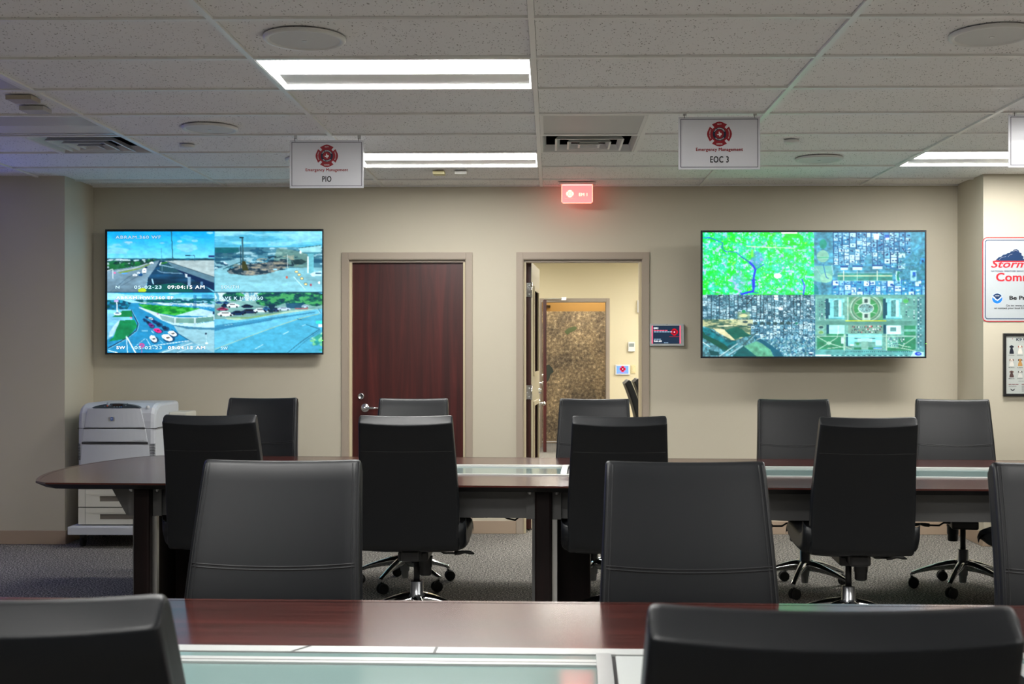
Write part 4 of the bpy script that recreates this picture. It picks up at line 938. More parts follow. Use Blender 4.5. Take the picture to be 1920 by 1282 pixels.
    P.rect(90, 110, 250, 440, (96,156,150)); P.rect(1530, 90, 1740, 460, (104,164,156)); P.rect(620, 80, 1190, 470, (84,150,116))
    for u0, v0, u1, v1 in ((90,745,520,960), (245,640,540,735), (1440,750,1725,950), (1530,555,1725,620), (1530,655,1725,725), (700,925,1110,960), (1250,920,1700,980)): P.rect(u0, v0, u1, v1, G); 
    P.shade(A & (P.V > 560), P.noise(90, 3, 1, 1, 103), .3)
    e = lambda r: ((P.U-900)/r)**2+((P.V-270)/(r*.86))**2
    P.put(A & (e(290) < 1) & (P.V > 80) & (P.V < 470), (120,160,140)); P.put(A & (e(262) < 1) & (P.V > 80) & (P.V < 470), PT); P.put(A & (e(245) < 1) & (P.V > 80) & (P.V < 470), (84,140,116)); P.put(A & (e(222) < 1), (130,165,140)); P.put(A & (e(200) < 1), G2)
    P.rect(835, 80, 970, 470, PT); P.put(A & (((P.U-900)/132)**2+((P.V-270)/90)**2 < 1), (190,216,206)); P.put(A & (((P.U-900)/118)**2+((P.V-270)/74)**2 < 1), (116,160,160)); P.shade(A & (((P.U-900)/118)**2+((P.V-270)/74)**2 < 1), P.noise(18, 2, 1, 1, 104), 1.2)
    for y0 in (105, 355): P.rect(862, y0, 942, y0+80, (196,220,214)); P.rect(875, y0+10, 930, y0+72, (60,92,92))
    P.line([(730,190),(810,220)], 10, PT); P.line([(990,220),(1070,190)], 10, PT); P.line([(730,355),(810,325)], 10, PT); P.line([(990,325),(1070,355)], 10, PT)
    for x0 in (280, 1230):
        P.rect(x0-50, 105, x0+20, 440, S); P.rect(x0, 108, x0+265, 170, C); P.rect(x0, 385, x0+265, 440, C); P.rect(x0+25, 108, x0+235, 440, (130,212,220)); P.rect(x0+85, 132, x0+165, 405, (84,146,148)); P.rect(x0+165, 132, x0+215, 405, (186,240,244)); P.shade(A & (P.U > x0+85) & (P.U < x0+165) & (P.V > 132) & (P.V < 405), P.noise(20, 2, 1, 1, 105), .5); P.line([(x0,440),(x0+265,440)], 8, (40,150,180)); P.line([(x0+60,160),(x0+130,112)], 6, (210,248,250))
    P.rect(245, 540, 295, 690, S); P.rect(290, 550, 545, 695, (168,240,234)); P.rect(430, 560, 455, 690, (200,250,246)); P.rect(1190, 545, 1240, 690, S); P.rect(1240, 560, 1480, 700, (204,240,244)); P.rect(1300, 585, 1405, 660, (96,150,150)); P.rect(575, 700, 600, 900, S); P.poly([(600,700),(1165,700),(1165,890),(1060,890),(1060,830),(940,830),(935,900),(820,900),(820,830),(710,830),(700,890),(600,890)], (140,222,222)); P.rect(710, 762, 815, 776, (24,70,90)); P.rect(950, 762, 1052, 776, (24,70,90)); P.rect(760, 770, 1000, 830, (170,226,226)); P.rect(1060, 800, 1160, 885, (180,240,240)); P.rect(740, 840, 790, 880, G2); P.rect(820, 820, 940, 960, (128,180,168)); P.rect(640, 870, 700, 890, (210,240,246)); P.poly([(1030,920),(1165,920),(1155,950),(1015,950)], (60,150,200)); P.line([(1030,948),(1160,948)], 8, (235,248,250))
    P.rect(600, 545, 1180, 685, (120,164,150)); rs = np.random.RandomState(4)
    for q in range(70): x, y = rs.uniform(640,1160), rs.choice([560, 575, 610, 630, 660]); P.rect(x, y, x+14, y+16, [(24,40,60),(230,240,244),(190,80,90),(50,90,110)][rs.randint(4)])
    for q in range(60): x, y = rs.uniform(1265,1545), rs.choice([755, 780, 810, 850, 885]); P.rect(x, y, x+13, y+17, [(24,50,80),(210,230,236),(70,120,140)][rs.randint(3)])
    for q in range(70): x, y = rs.choice([1560, 1600, 1690, 120, 160, 215]), rs.uniform(90, 460); P.rect(x, y, x+18, y+12, [(24,50,80),(200,222,226),(70,110,130)][rs.randint(3)])
    P.ell(155, 585, 50, 32, (150,190,170)); P.ell(155, 585, 38, 24, (40,90,100)); P.ell(155, 670, 50, 32, (150,190,170)); P.ell(155, 670, 38, 24, (110,160,100))
    for a0 in ([(85,740),(280,850),(520,920)], [(100,960),(280,850),(420,760),(430,700)], [(260,940),(520,910)], [(1440,870),(1520,900),(1640,920)], [(1725,745),(1520,880),(1500,940)], [(1260,915),(1500,935),(1720,980)], [(560,910),(660,950)]): P.line(a0, 12, PT)
    P.ell(285, 850, 40, 26, PT); P.rect(85, 730, 1725, 742, PT, .8); P.rect(530, 700, 550, 975, PT); P.rect(1232, 700, 1252, 975, PT); P.rect(585, 80, 610, 470, PT); P.rect(560, 472, 1240, 484, (214,226,40), .9); P.ell(1560, 150, 46, 34, (90,190,110))
    P.rect(60, 1040, 320, 1066, (226,246,252)); P.poly([(1690,985),(1860,1000),(1860,1070),(1640,1070)], (180,224,240)); P.ell(1765, 1028, 56, 30, (24,70,200)); P.ell(1775, 1026, 30, 12, (140,180,240)); P.rect(485, 750, 530, 860, (190,220,224))
    P.crop(0, 0, 1, (1310, 430, 1740, 675))
    return P

M_SHELL = mat('display_shell', (.012,.012,.014), .45)
def display(name, xa, ya, xb, yb, Y, inner, pic, label, ledx, mname, mtop, captions):
    x0, x1, z0, z1 = px(xa, Y), px(xb, Y), pz(yb, Y), pz(ya, Y)
    ix0, ix1, iz0, iz1 = px(inner[0], Y), px(inner[2], Y), pz(inner[3], Y), pz(inner[1], Y)
    o = root(name, ((x0+x1)/2, YB, (z0+z1)/2), label, 'television')
    mb = MB()
    mb.box(x0, ix0, Y-.004, Y+.02, z0, z1, M_BEZEL).box(ix1, x1, Y-.004, Y+.02, z0, z1, M_BEZEL)
    mb.box(ix0, ix1, Y-.004, Y+.02, iz1, z1, M_BEZEL).box(ix0, ix1, Y-.004, Y+.02, z0, iz0, M_BEZEL)
    mb.build('bezel', o, bevel=.0015)
    MB().box(x0+.004, x1-.004, Y+.008, Y+.045, z0+.004, z1-.004, M_SHELL).build('back_shell', o, bevel=.004)
    MB().box((x0+x1)/2-.35, (x0+x1)/2+.35, Y+.045, YB, (z0+z1)/2-.22, (z0+z1)/2+.22, M_DARKMETAL).build('wall_mount', o)
    s = pic.mesh('screen', lambda v: px(v, Y), lambda v: pz(v, Y), Y, o, SCREEN_STRENGTH, mname)
    MB().box(x1-.006, x1-.001, Y-.006, Y-.003, z0+.105, z0+.11, emis('led_green', (.2,1,.05), 2)).build('power_light', o)
    for t, c, (a, b, c1, d1) in captions:
        fg, bg = MB(), MB(); yy = Y-.003
        X0, X1, Z0, Z1 = px(a, Y), px(c1, Y), pz(d1, Y), pz(b, Y)
        put_text(bg, t, X0-.0015, X1+.0015, Z0-.0015, Z1+.0015, yy+.0008, emis('caption_outline', lin((14,50,84)), .9), .045, 0, 1.15)
        put_text(bg, t, X0, X1, Z0, Z1, yy, emis('caption_'+c, {'white': (.9,.97,1), 'pale': lin((185,222,236)), 'blue': lin((150,190,215))}[c], 1.0), .022, 0, 1.15)
        bg.build('caption', s, fix=False)
    return o
kk = 1920/212
def cr(ox, oy, a, b, c, d): return (ox+a/kk, oy+b/kk, ox+c/kk, oy+d/kk)
caps = [('ABRAM.360 WF', 'blue', cr(190,425, 205,140,985,197)), ('N', 'pale', cr(190,425, 207,995,275,1045)), ('05-02-23', 'pale', cr(190,425, 525,992,995,1048)), ('09:04:15 AM', 'white', cr(190,425, 1098,990,1732,1048)),
        ('SOUTH', 'pale', cr(398,425, 130,988,436,1046)), ('ABRAM.HWY360 EF', 'white', cr(190,545, 215,88,1200,142)), ('SW', 'white', cr(190,545, 222,940,372,990)), ('05-02-23', 'pale', cr(190,545, 530,940,1000,992)), ('09:04:15 AM', 'white', cr(190,545, 1105,940,1742,992)),
        ('AVE K HWY360', 'pale', cr(398,545, 122,95,848,150)), ('SW', 'pale', cr(398,545, 128,945,245,1000))]
display('wall_display', 193, 428.7, 605, 664.5, 9.0, (197, 433, 603, 661), traffic_picture().finish(.22), 'large wall screen at left showing four traffic camera views', 0, 'traffic_screen', 0, caps)
display('wall_display', 1313.3, 432.3, 1733.5, 671.3, 8.80, (1317, 436, 1730.5, 668), map_picture().finish(.28), 'large wall screen at right showing green and blue aerial city maps', 0, 'map_screen', 0, [])

# a further display on the left return wall: its blue light lies on the chairs' left edges and the ceiling
def video_wall():
    m = bpy.data.materials.new('video_wall_picture'); m.use_nodes = True; nt = m.node_tree; b = nt.nodes['Principled BSDF']
    tc = nt.nodes.new('ShaderNodeTexCoord'); n = nt.nodes.new('ShaderNodeTexNoise'); n.inputs['Scale'].default_value = 1.6; n.inputs['Detail'].default_value = 5
    r = ramp(nt, [(.35, (.02,.05,.55)), (.5, (.07,.10,.9)), (.65, (.17,.13,1.0))])
    nt.links.new(tc.outputs['Object'], n.inputs['Vector']); nt.links.new(n.outputs['Fac'], r.inputs['Fac']); nt.links.new(r.outputs['Color'], b.inputs['Emission Color'])
    b.inputs['Emission Strength'].default_value = 2.3; b.inputs['Base Color'].default_value = (.01,.01,.01,1)
    o = root('wall_display', (-5.05, 8.56, 1.86), 'blue-violet wall screen farther left along the same wall, outside the frame', 'television')
    Yd = 8.46; x0, x1, z0, z1 = -5.95, -4.15, 1.35, 2.36
    MB().box(x0-.01, x1+.01, Yd+.003, 8.56, z0-.01, z1+.01, M_BEZEL).build('housing', o, bevel=.003)
    MB().box(x0, x1, Yd, Yd+.003, z0, z1, m).build('screen', o)
video_wall()

# ---------------------------------------------------------------- hanging signs
def hanging_sign(x0p, Y, ztop_px, words, label, wd=.432, ht=.279):
    x0 = px(x0p, Y); x1 = x0+wd; z1 = pz(ztop_px, Y); z0 = z1-ht
    o = root('hanging_sign', ((x0+x1)/2, Y, z1), label, 'sign', 'white signs hanging from the ceiling')
    MB().box(x0, x1, Y-.003, Y+.003, z0, z1, mat('sign_panel', (.74,.75,.80), .32, coat=.3)).build('panel', o)
    b = MB(); t = .0028; i = .011; m = mat('sign_border', lin((60,62,84)), .4)
    for a in ((x0+i, x1-i, z1-i-t, z1-i), (x0+i, x1-i, z0+i, z0+i+t), (x0+i, x0+i+t, z0+i+t, z1-i-t), (x1-i-t, x1-i, z0+i+t, z1-i-t)): b.box(a[0], a[1], Y-.0042, Y-.003, a[2], a[3], m)
    b.build('border', o)
    cx = (x0+x1)/2+.001
    e = MB(); emblem(e, cx, z1-.0915, Y-.0036, .0660, M_INKRED, M_INKNAVY, M_PAPERW); e.build('emblem', o, fix=False)
    t = MB(); put_text(t, 'Emergency Management', cx-.124, cx+.124, z1-.187, z1-.164, Y-.0040, M_INKRED, .026, 0, 1.08); t.build('red_lettering', o, fix=False)
    if words:
        hw = {'PIO': .027, 'EOC 3': .049}[words]
        t = MB(); put_text(t, words, cx-hw, cx+hw, z1-.243, z1-.209, Y-.0040, M_INKBLACK, .028, 0, 1.12); t.build('black_lettering', o, fix=False)
    for sx in (x0+.034, x1-.026):
        h = MB()
        h.box(sx-.009, sx+.009, Y-.004, Y+.004, z1+.006, ZC, mat('clip_plastic', (.62,.62,.62), .4))
        h.tube([(sx-.002, Y-.006, z1+.012), (sx-.004, Y-.008, z1+.004), (sx-.003, Y-.007, z1-.006), (sx-.002, Y+.004, z1-.007)], .0016, M_DARKMETAL, 8)
        h.build('hanger', o)
hanging_sign(542, 6.90, 262, 'PIO', 'white hanging sign reading PIO under a red emblem')
hanging_sign(1271.5, 6.30, 220, 'EOC 3', 'white hanging sign reading EOC 3 under a red emblem')
hanging_sign(1885.5, 6.30, 217.5, '', 'white hanging sign cut off by the right edge of the photo')

# glowing red acrylic sign
Yr = 8.90
x0, x1, z1, z0 = px(1053.5, Yr), px(1110.5, Yr), pz(347, Yr), pz(380.5, Yr)
o = root('glowing_sign', ((x0+x1)/2, Yr, ZC), 'small red glowing acrylic sign reading EM 1 under the ceiling', 'sign')
MB().box(px(1047,Yr), px(1117,Yr), Yr-.035, Yr+.035, z1+.001, ZC+.001, M_ALU).build('mounting_plate', o, bevel=.002)
pts = rrect(x0, x1, z0, z1+.004, .008); pts = [(a, b) for a, b in pts]
def acry():
    m = bpy.data.materials.new('lit_acrylic'); m.use_nodes = True; nt = m.node_tree; b = nt.nodes['Principled BSDF']
    b.inputs['Base Color'].default_value = (.9,.35,.35,1); b.inputs['Roughness'].default_value = .2
    b.inputs['Emission Color'].default_value = (1,.13,.13,1); b.inputs['Emission Strength'].default_value = 1.35
    return m
MB().plate(pts, Yr-.0025, Yr+.0025, acry()).build('acrylic_panel', o)
g = MB(); me_ = emis('edge_glow', (1,.22,.13), 6)
g.tube([(x0, Yr, z1), (x0, Yr, z0+.008), (x0+.008, Yr, z0), (x1-.008, Yr, z0), (x1, Yr, z0+.008), (x1, Yr, z1)], .0022, me_, 8)
g.box(x0+.004, x1-.004, Yr-.004, Yr+.004, z1-.001, z1+.004, emis('led_strip', (1,.08,.06), 18)); g.build('lit_edge', o)
e = MB(); mo = emis('etched_glow', (1,.50,.28), 2.4); mo2 = emis('etched_glow_dim', (1,.22,.17), 2.0)
emblem(e, px(1068.5,Yr), pz(363.3,Yr), Yr-.0035, .028, mo, mo2, mo2, False)
e.build('emblem', o, fix=False); e = MB()
put_text(e, 'EM 1', px(1085.5,Yr), px(1101,Yr), pz(367.5,Yr), pz(362,Yr), Yr-.004, mo, .01); put_text(e, 'Emergency Management', px(1059.5,Yr), px(1077.5,Yr), pz(373,Yr), pz(371.7,Yr), Yr-.004, mo2, .01)
e.build('etched_lettering', o, fix=False)

def bars(mb, x0, x1, z0, z1, y, m, n):
    """a line of print too small to read: short strokes with gaps between the words"""
    r = random.Random(int(abs(x0*1000)+abs(z0*977))); x = x0; step = (x1-x0)/n
    for i in range(n):
        a = x0+i*step; b = a+step*r.uniform(.78, .92)
        mb.flat([(a, z0), (b, z0), (b, z1), (a, z1)], y, m)
# tablet beside the open door
def tablet():
    Y = YB; a, b, c, d = px(1217.7,Y), px(1281.3,Y), pz(648.3,Y), pz(607.2,Y)
    o = root('door_tablet', ((a+b)/2, Y, c), 'grey wall tablet with dark schedule screen right of the open door', 'tablet')
    MB().box(a, b, Y-.028, Y-.004, c, d, mat('silver_plastic', lin((186,192,192)), .35, .2)).box(a+.02, b-.02, Y-.004, Y, c+.02, d-.02, M_BLACK).build('housing', o, bevel=.005)
    k = 1709/80; X = lambda u: px(1210+u/k, Y); Z = lambda v: pz(595+v/k, Y)
    s = MB().box(X(235), X(1390), Y-.030, Y-.027, Z(1048), Z(335), emis('tablet_dark', lin((34,48,66)), .9)).build('screen', o)
    r = MB(); pk = emis('tablet_pink', lin((255,96,120)), 1.1)
    r.box(X(235), X(280), Y-.0305, Y-.03, Z(1048), Z(335), pk); r.build('status_bar', s); r = MB(); r.box(X(1345), X(1390), Y-.0305, Y-.03, Z(1048), Z(335), pk); r.build('status_bar', s)
    t = MB(); wh = emis('tablet_white', (.9,.95,1), 1.0); bl = emis('tablet_grey', lin((150,180,205)), .9)
    put_text(t, 'EM1', X(320), X(492), Z(472), Z(402), Y-.0312, wh, .03); bars(t, X(320), X(878), Z(543), Z(510), Y-.0312, pk, 5)
    bars(t, X(325), X(1060), Z(596), Z(566), Y-.0312, bl, 7); bars(t, X(325), X(615), Z(888), Z(862), Y-.0312, bl, 3); put_text(t, '9:04 AM', X(325), X(632), Z(985), Z(922), Y-.0312, wh, .03)
    put_text(t, 'Emergency Management', X(935), X(1325), Z(790), Z(755), Y-.0312, emis('tablet_red', lin((190,20,30)), .9), .03); bars(t, X(725), X(900), Z(1028), Z(1006), Y-.0312, bl, 2); t.build('caption', s, fix=False)
    e = MB(); emblem(e, X(1135), Z(588), Y-.0308, X(1278)-X(1135), emis('tablet_red', lin((190,20,30)), .9), emis('tab_navy', lin((20,30,60)), .8), wh, False); e.build('emblem', s, fix=False)
    MB().cyl((X(842), Y-.029, Z(290)), (X(842), Y-.0275, Z(290)), .0028, M_BLACK).build('camera_hole', o)
tablet()

# metal weather service sign on the right return wall
def storm_sign():
    Y = 8.56; k = 679/90.0
    X = lambda u: px(1830+u/k, Y); Z = lambda v: pz(440+v/k, Y)
    red, navy, black = mat('sign_red', lin((196,40,52)), .35), mat('sign_navy', lin((22,52,92)), .35), M_INKBLACK
    cxm = px(1921, Y); x0 = X(55); x1 = 2*cxm-x0; z0, z1 = Z(1232), Z(44)
    o = root('weather_sign', (cxm, Y, z0), 'white metal StormReady Community sign with red and blue border at right edge', 'sign')
    MB().plate(rrect(x0, x1, z0, z1, .035), Y-.004, Y, mat('sign_white', lin((176,184,188)), .3, coat=.2)).build('panel', o)
    b = MB()
    def band(i, t, m):
        A = rrect(x0+i, x1-i, z0+i, z1-i, .035-i*.8, 6); B = rrect(x0+i+t, x1-i-t, z0+i+t, z1-i-t, max(.004, .035-i*.8-t), 6)
        n = len(A)
        b.add([(p[0], Y-.0046, p[1]) for p in A]+[(p[0], Y-.0046, p[1]) for p in B], [(j, (j+1) % n, n+(j+1) % n, n+j) for j in range(n)], m)
    band(0, .0065, red); band(.0185, .0055, navy); b.build('border', o, fix=False)
    y = Y-.0048
    e = MB()
    cl = [(235,375),(262,345),(285,325),(318,318),(345,290),(385,285),(412,265),(440,262),(452,245),(478,240),(500,218),(530,212),(560,228),(572,258),(600,265),(605,300),(632,318),(622,345),(650,360),(655,378)]
    e.flat([(X(u), Z(v)) for u, v in cl][::-1], y, navy); e.flat([(X(200),Z(392)),(X(655),Z(392)),(X(655),Z(376)),(X(200),Z(376))], y-.0003, red)
    for p in (((290,360),(320,330),(385,315)), ((415,318),(440,290),(475,282)), ((485,250),(515,226),(550,240))): e.tube([(X(u), y-.0004, Z(v)) for u, v in p], .0006, M_PAPERW, 6)
    e.build('cloud_logo', o, fix=False)
    t = MB()
    put_text(t, 'StormReady', X(175), 2*cxm-X(175), Z(505), Z(368), y-.0006, red, .018, .28, 1.02); t.build('title_lettering', o, fix=False); t = MB()
    put_text(t, 'Community', X(245), 2*cxm-X(245), Z(700), Z(545), y-.0006, red, .025, 0, 1.03); t.build('red_lettering', o, fix=False)
    t = MB(); put_text(t, 'NATIONAL WEATHER SERVICE', X(175), X(658), Z(531), Z(511), y-.0006, navy, .005)
    put_text(t, 'Be Prepared', X(432), 2*cxm-X(432), Z(940), Z(868), y-.0006, black, .03); put_text(t, 'Go to: www.stormready.noaa.gov', X(385), 2*cxm-X(385), Z(1026), Z(990), y-.0006, black, .008)
    put_text(t, 'or contact your local Emergency Management Agency', X(222), 2*cxm-X(222), Z(1062), Z(1026), y-.0006, black, .008); t.build('dark_lettering', o, fix=False)
    s = MB(); cx, cz, R = X(262), Z(905), X(336)-X(262)
    s.disc(cx, cz, R*1.05, y, mat('seal_rim', lin((180,196,214)), .4)); s.disc(cx, cz, R*.95, y-.0003, mat('seal_blue', lin((20,120,215)), .4))
    s.flat([(cx+R*a, cz+R*b) for a, b in ((-.86,.30),(-.7,.62),(-.35,.88),(0,.95),(.35,.88),(.7,.62),(.86,.30),(.55,.28),(.25,-.05),(.05,-.2),(-.2,-.05),(-.55,.35))][::-1], y-.0006, navy)
    s.flat([(cx+R*a, cz+R*b) for a, b in ((-.95,.30),(-.75,.45),(-.45,.20),(-.15,-.18),(.05,-.25),(.4,.0),(.7,.40),(.93,.32),(.65,.0),(.25,-.30),(-.05,-.55),(.02,-.40),(-.3,-.3),(-.6,-.02))][::-1], y-.0009, M_PAPERW)
    put_text(s, 'NOAA', cx-R*.4, cx+R*.4, cz+R*.42, cz+R*.60, y-.0010, M_PAPERW, .02); s.build('seal', o, fix=False)
    for z in (Z(135), Z(1135)): MB().lathe([(.001,-.006), (.006,-.005), (.008,0)], (cxm-.002, Y-.004, z), M_ALU, 16, 'y').build('screw', o)
storm_sign()

# framed dog poster
def poster():
    Y = 8.56; k = 522/55.0
    X = lambda u: px(1865+u/k, Y); Z = lambda v: pz(615+v/k, Y)
    x0, x1, z0, z1 = X(98), X(862), Z(1205), Z(95); t = X(150)-X(105)
    o = root('framed_poster', ((x0+x1)/2, Y, z0), 'black framed K9 poster with small dog pictures at the right edge', 'picture')
    f = MB(); y = Y-.022
    f.box(x0, x0+t, y, Y, z0, z1, M_BLACK).box(x1-t, x1, y, Y, z0, z1, M_BLACK).box(x0+t, x1-t, y, Y, z1-t, z1, M_BLACK).box(x0+t, x1-t, y, Y, z0, z0+t, M_BLACK)
    f.build('frame', o, bevel=.002)
    s = MB().box(x0+t, x1-t, Y-.012, Y-.004, z0+t, z1-t, mat('poster_paper', lin((188,194,190)), .25, coat=.6, coat_rough=.03)).build('poster_sheet', o)
    q = Y-.0125; tx = MB(); ink = M_INKNAVY
    cx = (x0+x1)/2
    put_text(tx, 'K9 UNIT', X(325), X(655), Z(228), Z(180), q, ink, .03); g0 = mat('faint_print', lin((130,128,128)), .5); bars(tx, X(350), X(630), Z(170), Z(164), q, g0, 4); bars(tx, X(362), X(620), Z(248), Z(242), q, g0, 4)
    names = ['Rocket', 'Karson', 'Lady', 'Kiara', 'Little', 'Coco', 'Ben', 'Jasper', 'Willow']
    cols = [((20,28,44),(20,28,44)), ((226,222,212),(150,84,60)), ((30,30,36),(30,30,36)), ((216,212,204),(120,66,44)), ((188,140,80),(70,44,36)), ((60,44,40),(60,44,40)), ((84,62,60),(110,76,60)), ((206,206,200),(60,50,44)), ((40,36,44),(30,30,36))]
    dg = MB(); n = 0
    step = X(393)-X(243)
    for r, (zt, zb, zn) in enumerate(((300,458,480), (540,672,697), (752,872,894))):
        for c in range(4):
            i = (r*3+c) % 9; cxd = X(243)+c*step; W = step*.30; H = Z(zt)-Z(zb); b0 = Z(zb)
            mb_, mh = mat('dog_%d' % i, lin(cols[i][0]), .5), mat('dog_ear_%d' % i, lin(cols[i][1]), .5)
            dg.flat([(cxd+W*a, b0+H*b) for a, b in ((-.85,0),(-.8,.25),(-.5,.55),(-.35,.68),(.35,.68),(.5,.55),(.85,.25),(.9,0))][::-1], q, mb_)
            dg.flat([(cxd+W*.55*math.cos(v), b0+H*.78+H*.20*math.sin(v)) for v in [2*PI*j/14 for j in range(14)]], q-.0002, mb_)
            for sx in (-1, 1): dg.flat([(cxd+sx*W*a, b0+H*b) for a, b in ((.35,.93),(.85,.86),(.80,.66),(.50,.74))], q-.0003, mh)
            dg.disc(cxd, b0+H*.68, W*.16, q-.0004, M_INKBLACK, 10)
            put_text(tx, names[i], cxd-W*1.1, cxd+W*1.1, Z(zn+8), Z(zn-7), q, M_INKBLACK, .01)
    g1, g2 = mat('faint_print', lin((130,128,128)), .5), mat('faint_red_print', lin((128,78,82)), .5)
    bars(tx, X(190), X(370), Z(1000), Z(990), q, g2, 3); bars(tx, X(192), X(330), Z(1026), Z(1020), q, g1, 4); bars(tx, X(192), X(330), Z(1040), Z(1034), q, g1, 5)
    bars(tx, X(420), X(620), Z(1000), Z(990), q, g2, 3); bars(tx, X(362), X(620), Z(942), Z(935), q, g1, 5)
    for j in range(8): bars(tx, X(420), X(770), Z(1027+j*14), Z(1021+j*14), q, g1, 8)
    dg.flat([(X(u), Z(v)) for u, v in ((220,1070),(245,1085),(260,1092),(280,1085),(303,1070),(292,1100),(262,1110),(232,1100))][::-1], q, M_INKBLACK)
    st = [(X(260)+.0025*1.6*(1 if j % 2 == 0 else .42)*math.sin(j*PI/5)*1.3, Z(190)+.0025*1.6*(1 if j % 2 == 0 else .42)*math.cos(j*PI/5)*1.3) for j in range(10)]
    dg.flat(st, q, M_INKRED)
    dg.build('dog_pictures', s, fix=False); tx.build('lettering', s, fix=False)
poster()
# ---------------------------------------------------------------- conference tables
TZ = .745
def glass_mat():
    m = mat('pale_green_glass', (.20,.30,.29), .10, coat=.22, coat_rough=.05, spec=.5)
    return m
M_GLASS = glass_mat()
def table(name, Y0, Y1, xl, xr, label, group=None, strip=(), seams=(), peds=(), cabinet=True):
    ym = (Y0+Y1)/2
    o = root(name, ((xl+xr)/2, ym, 0), label, 'conference table', group)
    # outline with bowed ends
    half = (Y1-Y0)/2; R = 1.62
    def end(x, s, inset=0):
        pts = []
        hh = half-inset
        for k in range(25):
            t = -1+2*k/24.0
            bow = math.sqrt(R*R-(t*hh)**2)-R
            corner = max(0, abs(t)-.90)/.10
            pts.append((x-s*inset+s*(bow-.05*corner**2.2), ym+t*hh))
        return pts
    def outline(inset):
        a = end(xr, 1, inset); b = end(xl, -1, inset)[::-1]
        return a+b
    top, low = outline(0), outline(.055)
    mb = MB(); n = len(top)
    sy0, sy1 = strip_y(Y0, Y1)
    # the top in two halves either side of the media strip would be seen only as its seam; one body carries both
    vs = [(x, y, TZ) for x, y in top]+[(x, y, TZ-.008) for x, y in top]+[(x, y, TZ-.036) for x, y in low]
    fs = []
    mb.add(vs, [list(range(n))], M_WOODX)
    mb.add(vs, [(j, n+j, n+(j+1) % n, (j+1) % n) for j in range(n)], M_WOODEDGE)
    mb.add(vs, [(n+j, 2*n+j, 2*n+(j+1) % n, n+(j+1) % n) for j in range(n)]+[list(range(2*n, 3*n))[::-1]], M_BLACK)
    mb.build('tabletop', o)
    # solid edge band lying in the top surface
    e = MB(); band = outline(.022)
    e.add([(x, y, TZ+.0006) for x, y in top]+[(x, y, TZ+.0006) for x, y in band], [(j, (j+1) % n, n+(j+1) % n, n+j) for j in range(n)], M_WOODEDGE)
    e.build('edge_band', o, fix=False)
    # media strip: aluminium rails, glass lids and metal lids with arched clips between
    X0, X1 = strip[0][0], strip[-1][1]
    z = TZ+.001
    r = MB()
    r.box(X0, X1, sy1-.050, sy1, TZ-.01, TZ+.006, M_ALUP); r.box(X0, X1, sy0, sy0+.030, TZ-.01, TZ+.006, M_ALUP)
    r.box(X0-.02, X0, sy0, sy1, TZ-.01, TZ+.006, M_ALUP); r.box(X1, X1+.02, sy0, sy1, TZ-.01, TZ+.006, M_ALUP)
    for x in seams: r.add([(x, sy1-.051, TZ+.0068), (x+.007, sy1-.051, TZ+.0068), (x+.007+(.03 if x < -.4 else 0), sy1, TZ+.0068), (x+(.03 if x < -.4 else 0), sy1, TZ+.0068)][::1], [(0,1,2,3)], M_BLACK)
    r.build('strip_rail', o)
    MB().box(X0, X1, sy0+.03, sy1-.05, TZ-.004, TZ+.0012, M_BLACK).build('strip_recess', o)
    for a, b, kind in strip:
        if kind == 'glass':
            MB().box(a+.012, b-.012, sy0+.036, sy1-.150, TZ+.0014, TZ+.004, M_GLASS).build('glass_lid', o)
            MB().box(a+.012, b-.012, sy1-.105, sy1-.056, TZ+.0014, TZ+.004, M_GLASS).build('glass_lid', o)
            q = MB().box(a+.012, b-.012, sy1-.149, sy1-.106, TZ+.0014, TZ+.009, M_ALUP)
            q.box(a+.012, b-.012, sy1-.132, sy1-.128, TZ+.009, TZ+.0095, M_DARKMETAL); q.build('hinge_bar', o)
        else:
            MB().box(a+.03, b-.03, sy0+.036, sy1-.058, TZ+.0014, TZ+.0048, mat('grey_metal_lid', (.50,.53,.52), .42, .3)).build('metal_lid', o)
        if b < X1:
            c = MB(); prof = []
            for k in range(13):
                t = k/12.0; y = sy0+.02+(sy1-sy0-.062)*t
                prof.append((y, TZ+.007+.016*math.sin(PI*t)**.5))
            x0c, x1c = b-.012, b+.020
            vs = []
            for y, zz in prof: vs += [(x0c, y, zz), (x1c, y, zz), (x1c, y, zz-.006), (x0c, y, zz-.006)]
            fs = []
            for k in range(12):
                p = 4*k
                fs += [(p, p+1, p+5, p+4), (p+1, p+2, p+6, p+5), (p+2, p+3, p+7, p+6), (p+3, p, p+4, p+7)]
            fs += [(0,1,2,3), (51,50,49,48)]
            c.add(vs, fs, mat('clip_grey', (.46,.48,.48), .35, .5)); c.build('arched_clip', o)
    # aprons along both long sides, between the pedestals
    for yb, s in ((Y0+.20, 1), (Y1-.20, -1)):
        a = MB(); xa = peds[0]-.11; xb = peds[-1]+.45
        z0, z1 = .560, TZ-.036
        a.add([(xa-.085, yb, z1), (xb+.085, yb, z1), (xb, yb, z0), (xa, yb, z0), (xa-.085, yb+s*.02, z1), (xb+.085, yb+s*.02, z1), (xb, yb+s*.02, z0), (xa, yb+s*.02, z0)],
              [(0,1,2,3), (7,6,5,4), (0,4,5,1), (1,5,6,2), (2,6,7,3), (3,7,4,0)], M_DARKMETAL)
        a.build('apron', o)
